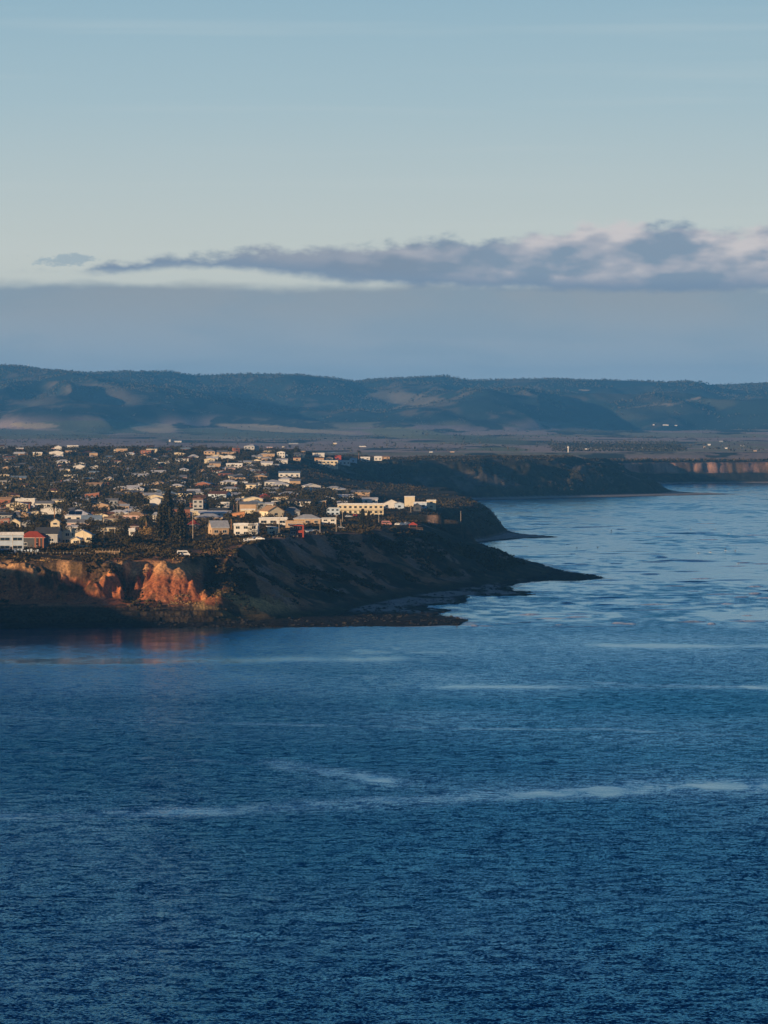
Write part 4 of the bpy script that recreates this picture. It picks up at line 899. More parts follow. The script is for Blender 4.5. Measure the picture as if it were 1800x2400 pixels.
for a in [('norfolk_pine', 379, 1270, 1178, 'left of the two broad dark pines behind the white van'), ('norfolk_pine', 424, 1270, 1177, 'right of the two broad dark pines behind the white van'),
          ('norfolk_pine', 393, 1236, 1144, 'tallest dark pine rising behind the pair by the white van'), ('sparse_pine', 590, 1256, 1202, 'small open-branched pine in front of the large white house'),
          ('norfolk_pine', 759, 1216, 1174, 'slim pine in front of the shaded bluish house'), ('norfolk_pine', 850, 1232, 1190, 'left of two dark pines below the wide cream house'),
          ('norfolk_pine', 864, 1229, 1196, 'right of two dark pines below the wide cream house'), ('norfolk_pine', 230, 1176, 1133, 'narrow dark pine beside the long low white house'),
          ('norfolk_pine', 281, 1146, 1097, 'dark pine on the hillside left of the cream pyramid roof'), ('norfolk_pine', 262, 1178, 1140, 'pine right of the narrow dark pine in mid town')]:
    plant_px(a[0], *a[1:], cat='pine tree', group=PG, wid=.82)
for a in [(343, 1252, 1192, 'palm with an orange-lit trunk left of the dark pines'), (542, 1246, 1200, 'palm in front of the tan house with grey pitched roof'), (128, 1220, 1166, 'big palm left of the solar panel roof'),
          (607, 1208, 1176, 'bushy palm behind the small open pine'), (721, 1222, 1198, 'short palm in front of the wide light grey roof'), (841, 1076, 1050, 'lone palm standing on the skyline'), (548, 1198, 1170, 'slender palm beside the street lamp pole')]:
    plant_px('palm', *a[:3], a[3], cat='palm tree', group='palms of the town', wid=.85)
for a in [(329, 1256, 1236, 'leftmost rounded golden conifer below the palm'), (340, 1258, 1232, 'largest rounded golden conifer, at the foot of the palm'), (350, 1257, 1235, 'rounded golden conifer just right of the palm foot')]:
    plant_px('golden_conifer', *a, cat='conifer', group='golden conifers by the palm', wid=1.0)
for a in [(5, 1062, 1048, 'tree on the skyline at the left edge'), (26, 1068, 1052, 'bushy skyline tree near the left edge'), (152, 1062, 1046, 'tree with forked top on the left skyline'), (118, 1064, 1051, 'rounded tree on the skyline right of the cream cube house'),
          (472, 1068, 1049, 'conical tree breaking the skyline in the middle'), (699, 1068, 1051, 'dark tree clump on the skyline above the tan flat house'), (642, 1070, 1056, 'round skyline tree left of the dark clump')]:
    plant_px('tree', *a, wid=.9)
# ordinary trees: the nearest three hundred or so stand singly
def clear_of(X, Y, r=3.0):
    return not (any(abs(X - h[1]) < h[3] / 2 + r and -2 < (Y - h[2]) < h[4] + r for h in HOUSES) or any(abs(X - a) < 7 + r and -6 < Y - b < 6 for a, b in FARPOS))
ntree = 0; pts = []
for k in range(9000):
    if ntree >= 280: break
    Y = 1960 + 1500 * random.random() ** 1.1; px = random.uniform(-12, 900)
    if px > np.interp(Y, [1960, 2150, 2600, 3000, 3300, 3500], [560, 640, 740, 850, 840, 640]): continue
    X = (px - CX) / F * Y
    if not clear_of(X, Y, 1.5): continue
    row = HY + (H - 28) / Y * F
    if Y < 2110 and (360 < px < 470 or px < 30 or 500 < px < 560 or 150 < px < 216 or (670 < px < 715)): continue
    hh = random.uniform(2.8, 7.0) * (1.05 if Y > 2500 else .85)
    if Y < 2110: hh = random.uniform(2.2, 4.0)
    if any(abs(X - a) < 3 and abs(Y - b) < 5 for a, b in pts): continue
    pts.append((X, Y)); wid = random.uniform(.75, 1.15)
    sz = 'low' if hh < 4 else ('tall' if hh > 7 else 'mid-height'); sh = 'narrow' if wid < .85 else ('broad' if wid > 1.02 else 'rounded')
    if px > 430: hh *= .72
    plant('tree', X, Y, gz(X, Y) - .2, hh, wid, None, '%s %s dark leafy tree' % (sz, sh)); ntree += 1
# all the trees beyond: canopy of the far town, one mesh
V_, F_ = [], []; base_i = 0; cp = [crown_points(s, 90, 6) for s in range(40, 52)]
nfar = 0
rr = np.random.default_rng(3)
for k in range(60000):
    if nfar >= 5400: break
    Y = 2700 + 2050 * rr.random() ** .7; px = rr.uniform(-60, 1000)
    lim = np.interp(Y, [2700, 3000, 3300, 3500, 3900, 4200, 4500, 4700, 4800], [700, 820, 840, 620, 630, 650, 690, 740, 740])
    if px > lim: continue
    X = (px - CX) / F * Y
    if not clear_of(X, Y, 1.0): continue
    hh = rr.uniform(3.0, 7.6) * (.78 if px > 430 else 1) * (1.05 if Y < 4300 else .8); P = cp[rr.integers(0, 12)] * [hh * rr.uniform(.8, 1.2), hh, hh]; V, Fq = quads(P, rr.uniform(.07, .14, len(P)) * hh, int(rr.integers(1e6)))
    V = V + [X, Y, np.interp(Y, TY, TZ) - .4]; V_.append((V, hh)); F_.append(Fq + base_i); base_i += len(V); nfar += 1
XY = np.array([[v[0][:, 0].mean(), v[0][:, 1].mean()] for v in V_]); zz = hfun(XY[:, 0], XY[:, 1])
V_ = [v[0] + [0, 0, z - np.interp(y, TY, TZ)] for v, z, (x, y) in zip(V_, zz, XY)]
o = bpy.data.objects.new('distant_trees', raw_mesh('distant_trees', np.concatenate(V_), np.concatenate(F_), LEAF)); col.objects.link(o)
tag(o, 'dark tree canopy filling the far streets and gardens of the hillside town', 'trees', None, 'stuff')

# scrub on slopes and clifftop (uncountable ground cover)
def scrub(name, label, n, Yr, pxr, size, cond, seed, m=SCRUBM, per=7):
    r = np.random.default_rng(seed); Y = r.uniform(Yr[0], Yr[1], n); px = r.uniform(pxr[0], pxr[1], n); X = (px - CX) / F * Y
    z = hfun(X, Y); dT = sdist(X, Y, TO); k = cond(X, Y, z, dT, px) ; X, Y, z = X[k], Y[k], z[k]; n = len(X)
    s = r.uniform(size[0], size[1], n) * (1 + (Y - 1800) / 4000)
    P = np.repeat(np.stack([X, Y, z], -1), per, 0) + r.normal(size=(n * per, 3)) * [.45, .45, .22] * np.repeat(s, per)[:, None] + np.array([0, 0, .25]) * np.repeat(s, per)[:, None]
    V, Fq = quads(P, r.uniform(.25, .5, n * per) * np.repeat(s, per), seed + 1, flat=.8)
    o = bpy.data.objects.new(name, raw_mesh(name, V, Fq, m)); col.objects.link(o); tag(o, label, 'scrub', None, 'stuff')
def dens(X, Y, f, th, s): return fbm(X / f, Y / (f * 1.8), 4, s) > th
scrub('scrub', 'dark coastal scrub on the clifftop and headland slopes', 60000, (1765, 2500), (-60, 1300), (.5, 1.5),
      lambda X, Y, z, dT, px: (z > 5) & ((dens(X, Y, 16, .50, 201) & (dT > 54)) | (dens(X, Y, 16, .57, 201) & (px > 500))) | ((dT > 6) & (z > 4) & (px < 520) & dens(X, Y, 10, .62, 203) & ~((px > 335) & (px < 480) & (z > 9))), 61)
scrub('scrub', 'dark scrub over the second and third headlands', 30000, (2500, 5400), (560, 1600), (.6, 1.3), lambda X, Y, z, dT, px: (z > 4) & dens(X, Y, 40, .50, 205) & (dT > 4), 63, per=5)
scrub('scrub', 'line of dark trees and bushes along the far cliff tops', 16000, (5500, 6500), (1300, 1860), (1.2, 2.4), lambda X, Y, z, dT, px: (dT > 60) & (dT < 120) & dens(X, Y, 60, .42, 207), 65, per=5)
DRY = leaf_mat('dry_grass', (.30, .19, .07), (.42, .27, .11))
scrub('dry_grass', 'sunlit dry grass tufts on the cliff foot and dunes', 14000, (1765, 1960), (0, 760), (.3, .9), lambda X, Y, z, dT, px: ((dT > 12) & (dT < 24) & (px > 395) & (px < 700) & dens(X, Y, 6, .5, 209)) | ((dT > 46) & (dT < 66) & (px < 520) & dens(X, Y, 7, .55, 211)) | ((px > 640) & (px < 680) & (Y > 1930) & dens(X, Y, 7, .5, 213)), 67, DRY, 5)
# trees of the hills and the plain
r = np.random.default_rng(71); n = 42000
i0 = r.integers(1, HX.shape[0] - 30, n); j0 = r.integers(60, HX.shape[1] - 30, n)
X = HX[i0, j0]; Y = HYg[i0, j0]; z = HZ[i0, j0]
den = fbm(X / 130, Y / 260, 4, 221); onh = Y > 14200
k = np.where(onh, den > .50, fbm(X / 60, Y / 90, 4, 223) > .66); near_ridge = (np.abs(Y - 18000) < 500) & (fbm(X / 150, Y * 0, 3, 225) > .42); k = k | near_ridge
X, Y, z = X[k] + r.uniform(-5, 5, k.sum()), Y[k], z[k]; s = r.uniform(2.5, 5.5, len(X)) * np.where(Y > 14000, 1.05, .6)
P = np.repeat(np.stack([X, Y, z + s * .5], -1), 4, 0) + r.normal(size=(len(X) * 4, 3)) * np.repeat(s, 4)[:, None] * .45
V, Fq = quads(P, np.repeat(s, 4) * r.uniform(.35, .7, len(P)), 73, flat=1)
o = bpy.data.objects.new('woodland', raw_mesh('woodland', V, Fq, LEAF)); col.objects.link(o); tag(o, 'dark woodland over the distant range and hedges on the plain', 'woodland', None, 'stuff')
# orchard rows on the plain
Vo = []
r = np.random.default_rng(75)
for row in np.arange(1036, 1062, 2.6):
    for px in np.arange(1290, 1600, 4.2):
        Y = np.interp(row, [1034, 1041, 1049, 1060, 1066], [9000, 8050, 7500, 6600, 6200]); X = (px - CX + (row - 1048) * .8) / F * Y; Vo.append((X + r.normal(), Y, np.interp(Y, TY, TZ), r.uniform(3.0, 4.2)))
Vo = np.array(Vo); P = np.repeat(Vo[:, :3], 6, 0) + r.normal(size=(len(Vo) * 6, 3)) * [1.0, 1.0, .8] + [0, 0, 2.0]
V, Fq = quads(P, np.full(len(P), 1.1), 77, flat=1); o = bpy.data.objects.new('orchard', raw_mesh('orchard', V, Fq, LEAF)); col.objects.link(o); tag(o, 'rows of orchard trees on the far plain', 'orchard', None, 'stuff')

# ------------------------------------------------------------------ far buildings on the plain
def hill_z(px, Y):
    j = int(np.argmin(np.abs(pc_h - px))); i = int(np.argmin(np.abs(ys_h - Y))); return float(HZ[i, j])
ys_h = HYg[:, 0]; pc_h = (HX[0] / HYg[0] * F + CX)
def far_spot(px, row):
    j = int(np.argmin(np.abs(pc_h - px))); rr_ = HY + (H - HZ[:, j]) / ys_h * F
    k = np.where(rr_ <= row)[0]; i = k[0] if len(k) else 10
    return (px - CX) / F * ys_h[i], float(ys_h[i]), float(HZ[i, j])
for (px, row, wp, hp, wl, lb) in [(398, 1036, 4, 6, 'white', 'slender white farm silo left of the long farm shed on the plain'), (417, 1037, 17, 4, 'white', 'long white farm shed on the plain behind the town'), (1532, 998, 4, 3, 'white', 'white farmhouse at left of the hill-foot winery row'), (1560, 999, 13, 2.5, 'white', 'long white winery building at the foot of the hills'), (1584, 1000, 6, 2.5, 'white', 'white shed at right of the hill-foot winery row'),
        (1373, 1054, 15, 3, 'white', 'bright white shed beside the pale water tower'), (1402, 1055, 16, 3, 'grey', 'grey roofed shed right of the bright white shed'), (1505, 1052, 6, 3, 'white', 'small white shed right among the orchard rows'), (1662, 1044, 6, 4, 'white', 'white building left in the far right hamlet'), (1651, 1050, 4, 4, 'tan', 'tan cottage in the far right hamlet'), (1690, 1036, 8, 3, 'grey', 'grey roof highest in the far right hamlet'), (1702, 1052, 5, 3, 'white', 'white cottage lower right of the far hamlet'),
        (1740, 1046, 8, 3, 'grey', 'grey shed at the right of the far hamlet'), (1770, 1058, 7, 3, 'tan', 'tan shed nearest the right edge of the plain'), (688, 1041, 22, 3, 'grey', 'long grey shed on the plain above mid town'), (664, 1049, 6, 3, 'cream', 'cream cottage on the plain above mid town'), (785, 1041, 9, 4, 'cream', 'cream farmhouse on the plain left of lone palm'), (850, 1048, 16, 2.5, 'white', 'white glasshouse roof on the plain right of lone palm'), (632, 1050, 14, 3, 'pink', 'pinkish farm building on the plain left of the cream cottage'), (1010, 1061, 8, 2.5, 'white', 'small white shed on the plain above dark headland'), (1060, 1064, 10, 3, 'tan', 'tan shed just beyond the dark headland crest')]:
    X, Y, Z = far_spot(px, row); mpp = Y / F; w_ = wp * mpp; h_ = hp * mpp
    root = empty('farm_building', (X, Y, Z), 0); d_ = max(8, w_ * .4); MB().box(-w_/2, w_/2, -d_/2, d_/2, -3, h_ * .75).build('wall', wallm(wl), root); roof_mesh('gable_side', w_, d_, h_ * .75 + .01, h_ * .25, .4).build('roof', roofm('white' if wl == 'white' else 'pale'), root)
    tag(root, lb, 'farm building', 'farm buildings on the far plain')
X, Y, Z = far_spot(1332, 1062); mpp = Y / F
t_ = empty('water_tower', (X, Y, Z)); MB().tube([(0, 0, -2), (0, 0, 10 * mpp)], [.9, .9], 10).build('shaft', wallm('white'), t_); MB().tube([(0, 0, 10 * mpp), (0, 0, 11 * mpp), (0, 0, 14 * mpp), (0, 0, 14.6 * mpp)], [.9, 2.0 * mpp, 2.2 * mpp, .6], 14).build('tank', wallm('white'), t_); tag(t_, 'pale water tower on the plain beyond the dark headland', 'water tower')
X, Y = (67 - CX) / F * 17950, 17950; j = int(np.argmin(np.abs(pc_h - 67))); Z = float(HZ[int(np.argmin(np.abs(ys_h - Y))), j])
t_ = empty('radio_mast', (X, Y, Z)); MB().tube([(0, 0, -2), (0, 0, 20)], [.9, .4], 5).build('mast', STEEL, t_); MB().box(-3, 3, -.4, .4, 13, 14).build('crossarm', STEEL, t_); tag(t_, 'thin radio mast on the leftmost hilltop', 'radio mast')

# ------------------------------------------------------------------ vehicles
TYRE = mat('tyre_rubber', (.02, .02, .02), .9, .2, .1); RIM = mat('wheel_rim', (.5, .5, .5), .4, .5, .1, 1, .6); LAMP = mat('headlamp', (.7, .7, .65), .2, .6, .05); TAIL = mat('tail_lamp', (.4, .02, .01), .3, .5, .05)
def car(X, Y, Z, rz, paint, kind, label, name='parked_car', cat='car', grp='cars parked in the town'):
    root = empty(name, (X, Y, Z), rz); pm = mat('paint_' + paint, dict(white=(.80, .79, .76), silver=(.45, .47, .50), red=(.45, .03, .03), blue=(.10, .16, .28), dark=(.03, .035, .04), pink=(.55, .25, .22))[paint], .3, .5, .03)
    if kind == 'van': L, W_, prof, win = 5.6, 1.95, [(-2.8, .45), (-2.8, 2.25), (-2.5, 2.55), (1.5, 2.55), (1.75, 2.35), (2.3, 1.35), (2.8, 1.15), (2.8, .45)], [(-2.45, 1.45, -.3, 2.05), (-.15, 1.45, 1.1, 2.05), (1.2, 1.45, 1.7, 2.0)]
    elif kind == 'ute': L, W_, prof, win = 5.0, 1.8, [(-2.5, .45), (-2.5, 1.1), (-.4, 1.1), (-.3, 1.7), (.75, 1.7), (1.35, 1.1), (2.4, .98), (2.5, .45)], [(-.2, 1.12, .25, 1.58), (.35, 1.12, .85, 1.55)]
    else: L, W_, prof, win = 4.4, 1.75, [(-2.2, .40), (-2.2, 1.0), (-1.75, 1.12), (-1.35, 1.5), (.3, 1.5), (1.0, 1.02), (2.1, .88), (2.2, .40)], [(-1.25, 1.08, -.45, 1.4), (-.35, 1.08, .3, 1.4)]
    b = MB().prism(prof, -W_/2, W_/2).build('body', pm, root)
    for x0, z0, x1, z1 in win:
        for y in ((-W_/2 - .02, -W_/2 - .002), (W_/2 + .002, W_/2 + .02)):
            MB().box(x0, x1, y[0], y[1], z0, z1).build('window', GLASS, root)
    b2 = MB()                                        # windscreen lies on the sloping front
    (xa, za), (xb, zb) = (prof[4], prof[5]) if kind != 'ute' else (prof[4], prof[5]); nx, nz = (za - zb), (xb - xa); q = math.hypot(nx, nz); nx, nz = nx / q * .02, nz / q * .02
    f = lambda t: (xa + (xb - xa) * t, za + (zb - za) * t)
    (x1_, z1_), (x2_, z2_) = f(.08), f(.9)
    b2.prism([(x1_ + nx*.1, z1_ + nz*.1), (x1_ + nx, z1_ + nz), (x2_ + nx, z2_ + nz), (x2_ + nx*.1, z2_ + nz*.1)], -W_/2 + .12, W_/2 - .12); b2.build('windscreen', GLASS, root)
    for sx_ in (-L * .31, L * .31):
        for y0, y1 in ((-W_/2 - .03, -W_/2 + .2), (W_/2 - .2, W_/2 + .03)):
            wo_ = MB().wheel(sx_, y0, y1, .33, .33).build('wheel', TYRE, root); yy = (y0 - .012, y0 - .002) if y0 < 0 else (y1 + .002, y1 + .012); MB().wheel(sx_, yy[0], yy[1], .33, .2, 8).build('rim', RIM, wo_)
    for y in (-W_/2 + .15, W_/2 - .4):
        MB().box(L/2 + .002, L/2 + .03, y, y + .25, .62, .80).build('headlight', LAMP, root); MB().box(-L/2 - .03, -L/2 - .002, y, y + .25, .70, .92).build('tail_light', TAIL, root)
    tag(root, label, cat, grp); return root
def put(px, row): return town(px, row)
def car_px(px, row, rz, paint, kind, label, **k):
    X, Y, Z = put(px, row); car(X, Y, Z, rz, paint, kind, label, **k)
car_px(430, 1303, .04, 'white', 'van', 'white campervan with side windows parked on the clifftop road', name='campervan', cat='van', grp='vehicles on the clifftop')
car_px(573, 1272, .25, 'white', 'ute', 'white utility parked at the left of the clifftop car park')
car_px(588, 1268, .1, 'white', 'sedan', 'white car in the middle of the clifftop car park')
car_px(598, 1265, 1.2, 'blue', 'sedan', 'blue car behind the white car in the clifftop car park')
car_px(610, 1266, -.15, 'white', 'sedan', 'rightmost white car of the clifftop car park')
car_px(714, 1249, .1, 'silver', 'sedan', 'silver car parked right of the red portal house')
car_px(728, 1248, .0, 'blue', 'ute', 'blue-grey utility parked right of the silver car')
car_px(741, 1248, .2, 'silver', 'sedan', 'rightmost silver car of the row by the red portal house')
car_px(800, 1240, .05, 'silver', 'sedan', 'pale car parked alone below the tall utility pole')
car_px(818, 1212, .05, 'silver', 'sedan', 'pale silver car left of the red car under the cream house')
car_px(834, 1211, .05, 'red', 'sedan', 'red car parked under the wide cream house')
car_px(906, 1232, .1, 'pink', 'van', 'reddish van parked left of the picnic shelter', name='parked_van', cat='van')
car_px(934, 1231, .0, 'white', 'sedan', 'white car left of the two near the shelter')
car_px(945, 1231, .1, 'blue', 'sedan', 'bluish car right beside the white car near the shelter')
car_px(956, 1230, .3, 'silver', 'sedan', 'tan-lit car nearest the picnic shelter')

# ------------------------------------------------------------------ poles, lamps, shelter, fences
def pole(px, rb, rt, label, arms=1):
    X, Y, Z = town(px, rb); h = (rb - rt) * Y / F; root = empty('utility_pole', (X, Y, Z), random.uniform(-.4, .4))
    MB().tube([(0, 0, -1), (0, 0, h)], [.15, .11], 7).build('post', POLEM, root)
    for i in range(arms): MB().box(-1.1, 1.1, -.06, .06, h - .6 - i * 1.1, h - .45 - i * 1.1).build('crossarm', TIMBER, root)
    tag(root, label, 'utility pole', 'utility poles of the town')
for a in [(30, 1294, 1252, 'pale thick pole in front of the white house at left edge', 0), (244, 1274, 1238, 'left of two poles below the long cream building'), (269, 1270, 1235, 'right of two poles below the long cream building'), (196, 1272, 1240, 'thin dark pole in front of the sunlit gable house', 0),
          (26, 1200, 1180, 'left of two slender poles in the trees at far left', 0), (38, 1200, 1180, 'right of two slender poles in the trees at far left', 0), (110, 1182, 1156, 'pole in the trees left of mid town'), (301, 1226, 1192, 'pole left of the palm and cream bungalow'), (286, 1226, 1200, 'double-arm pole left of the cream bungalow', 2),
          (452, 1262, 1196, 'thin pole in front of the red pyramid roof', 0), (424, 1170, 1152, 'pole among white bungalows right of the pines', 0), (654, 1250, 1214, 'pole beside the leaning white facade', 1), (698, 1252, 1220, 'pole directly in front of the red portal house', 0), (750, 1252, 1216, 'pole right of the parked silver cars', 0),
          (788, 1246, 1206, 'tall pale pole in front of the white two-storey house', 1), (803, 1226, 1200, 'pole right behind the tall pale pole', 0), (799, 1238, 1217, 'short cross-armed pole right of the tall pale pole', 1), (888, 1228, 1198, 'pole standing right of the two dark pines', 1), (963, 1202, 1176, 'thick pole in front of the blank white block', 0),
          (1080, 1196, 1164, 'lone thin pole out on the second headland', 0), (645, 1196, 1170, 'slim pole above the palm left of centre', 0), (239, 1180, 1160, 'pole right of the narrow dark pine', 0), (534, 1104, 1076, 'thin pole by the large white hillside house', 0)]:
    pole(a[0], a[1], a[2], a[3], a[4] if len(a) > 4 else 1)
def street_lamp(px, rb, rt, label, arm=-2.6):
    X, Y, Z = town(px, rb); h = (rb - rt) * Y / F; root = empty('street_lamp', (X, Y, Z))
    pts = [(0, 0, -1), (0, 0, h * .8)] + [(arm * (1 - math.cos(t)) * .55, 0, h * .8 + h * .17 * math.sin(t)) for t in (.4, .8, 1.2, 1.57)] + [(arm, 0, h)]
    MB().tube(pts, [.14, .11, .10, .09, .08, .08, .07], 6).build('post', POLEM, root)
    MB().box(min(arm, arm * 1.3), max(arm, arm * 1.3), -.2, .2, h - .1, h + .12).build('lamp_head', STEEL, root); tag(root, label, 'street lamp', 'street lamps')
street_lamp(375, 1270, 1222, 'curved street lamp beside the dark pines and campervan')
street_lamp(556, 1206, 1172, 'straight street lamp with pale head in front of orange brick house', arm=.5)
street_lamp(44, 1170, 1153, 'small curved street lamp in the trees at far left', arm=-1.8)
# low cream garden wall
X, Y, Z = town(194, 1284); root = empty('garden_wall', (X, Y, Z)); mpp = Y / F
for i, (x0, x1) in enumerate([(-11, 3), (7, 12)]): MB().box(x0 * mpp, x1 * mpp, -.15, .15, -1, 1.3).build('wall_panel', wallm('cream'), root)
for x in (-11.6, -4, 3.4): MB().box(x * mpp, x * mpp + .1, -.2, .2, -1, 1.5).build('pier', wallm('white'), root)
tag(root, 'low cream garden wall panels below the sunlit gable house', 'wall')
# white deck walls left
X, Y, Z = town(60, 1296); root = empty('garden_fence', (X, Y, Z)); 
for i in range(8): MB().box(-5 + i * 1.4, -5 + i * 1.4 + .9, -.05, .05, -.5, 1.3 + .3 * (i % 3)).build('fence_panel', wallm('blue'), root)  # white panels given the blue wall colour as painted shade
tag(root, 'pale blue-white shaded garden fence panels below the red roof', 'fence')
# lookout with timber balustrade
Y = 1848.0; X = (252 - CX) / F * Y; Z = gz(X, Y); root = empty('lookout_platform', (X, Y, Z)); hw = 28 * Y / F
MB().box(-hw, hw, -1.2, 1.2, .25, .42).build('deck', TIMBER, root)
for i in range(6): MB().box(-hw + i * hw * .4 - .0 - (.14 if i == 5 else 0), -hw + i * hw * .4 + .16 - (.14 if i == 5 else 0), -1.3, -1.21, -1.2, 1.7).build('post', wallm('tan'), root)
rl = MB()
for i in range(46): x = -hw + .2 + i * (2 * hw - .4) / 46; rl.box(x, x + .07, -1.19, -1.13, .42, 1.42)
rl.box(-hw + .1, hw - .1, -1.2, -1.12, 1.423, 1.52); rl.build('balustrade', wallm('tan'), root); tag(root, 'tan timber lookout platform with slatted balustrade above the orange cliff', 'lookout')
def fence_run(pxa, ra, pxb, rb, n, label, hh=1.1, rails=1):
    A = Vector(town(pxa, ra)); B = Vector(town(pxb, rb)); root = empty('post_fence', A); top = []
    for i in range(n):
        p = A.lerp(B, i / (n - 1)); z = gz(p.x, p.y); q = Vector((p.x - A.x, p.y - A.y, z - A.z)); top.append(q + Vector((0, 0, hh * .85)))
        MB().box(q.x - .08, q.x + .08, q.y - .08, q.y + .08, q.z - .4, q.z + hh).build('post', POLEM, root)
    if rails: MB().tube(top, .035, 4).build('rail', STEEL, root)
    tag(root, label, 'fence', 'low fences along the clifftop')
fence_run(20, 1303, 205, 1300, 24, 'low post fence along the clifftop below the red roof house')
fence_run(216, 1296, 280, 1294, 9, 'short run of pale posts above the lookout platform', 1.2, 0)
fence_run(338, 1288, 366, 1287, 5, 'few white bollards left of the campervan', 1.0, 0)
fence_run(640, 1262, 760, 1252, 14, 'low fence along the road below the red portal house')
# picnic shelter with red hip roof on a railed deck
X, Y, Z = town(968, 1241); root = empty('picnic_shelter', (X, Y, Z + .2)); mpp = Y / F
MB().box(-2.9 * 1.0, 5.4, -2.4, 2.4, -.1, .1).build('deck', TIMBER, root)
for x in (-2, 2):
    for y in (-1.7, 1.7): MB().box(x - .1, x + .1, y - .1, y + .1, .1, 2.3).build('post', wallm('brick'), root)
b = roof_mesh('hip', 4.4, 3.8, 2.3, 1.35, .3, .1); b.build('roof', mat('red_tin', (.55, .09, .05), .55, .3, .1), root)
for i in range(6): x = -2.8 + i * 1.62; MB().box(x - .07, x + .07, -2.42, -2.28, -2.2, -.103).build('stilt', POLEM, root)
rr_ = MB().box(-2.85, 5.35, -2.4, -2.32, .9, 1.0)
for i in range(27): rr_.box(-2.8 + i * .31, -2.75 + i * .31, -2.39, -2.34, .103, .897)
rr_.build('railing', TIMBER, root); tag(root, 'picnic shelter with red hipped roof on a railed clifftop deck', 'shelter')
# drain pipe on the slope
X, Y, Z = spot(787, 1388) or (0, 0, 0); root = empty('drain_pipe', (X, Y, Z + .2)); MB().tube([(-1.2, 1, .9), (0, 0, .4), (1.0, -1, .1)], .22, 8).build('pipe', wallm('white'), root); MB().tube([(1.0, -1, .1), (1.25, -1.25, .02)], .30, 8).build('collar', wallm('white'), root)
tag(root, 'short white drain pipe lying on the dark headland slope', 'pipe')
ROCK = mat('reef_rock', (.035, .030, .024), .9, .2, .3, 1.0)
r = np.random.default_rng(91); n = 9000; Y = r.uniform(1745, 2330, n); px = r.uniform(-40, 1420, n); X = (px - CX) / F * Y
z = hfun(X, Y); dT_ = sdist(X, Y, TO); k = (z > -.1) & (dT_ < 4) & (fbm(X / 9, Y / 14, 3, 93) > .45); X, Y, z = X[k][:2600], Y[k][:2600], z[k][:2600]
rv, rf_ = [], []
for x, y, zz_ in zip(X, Y, z):
    s_ = float(r.uniform(.25, 1.1)) * (1.6 if r.random() < .06 else 1); b_ = len(rv); a_ = r.uniform(0, 6.28)
    for (i_, j_, k_) in ((1, 0, 0), (.2, .9, .1), (-1.1, .1, 0), (-.1, -.9, .05), (.15, .1, .75), (.5, .5, .5), (-.5, -.3, .55)):
        q_ = r.uniform(.75, 1.2); rv.append((x + (i_ * math.cos(a_) - j_ * math.sin(a_)) * s_ * q_, y + (i_ * math.sin(a_) + j_ * math.cos(a_)) * s_ * q_, zz_ - .1 + k_ * s_ * .8 * q_))
    rf_ += [(b_, b_+1, b_+5), (b_+1, b_+4, b_+5), (b_+5, b_+4, b_), (b_+1, b_+2, b_+4), (b_+2, b_+6, b_+4), (b_+2, b_+3, b_+6), (b_+3, b_+4, b_+6), (b_+3, b_, b_+4)]
me = bpy.data.meshes.new('reef_rocks'); me.from_pydata(rv, [], rf_); me.update(); me.materials.append(ROCK); o = bpy.data.objects.new('reef_rocks', me); col.objects.link(o); tag(o, 'dark wet boulders strewn over the reef flats', 'rocks', None, 'stuff')

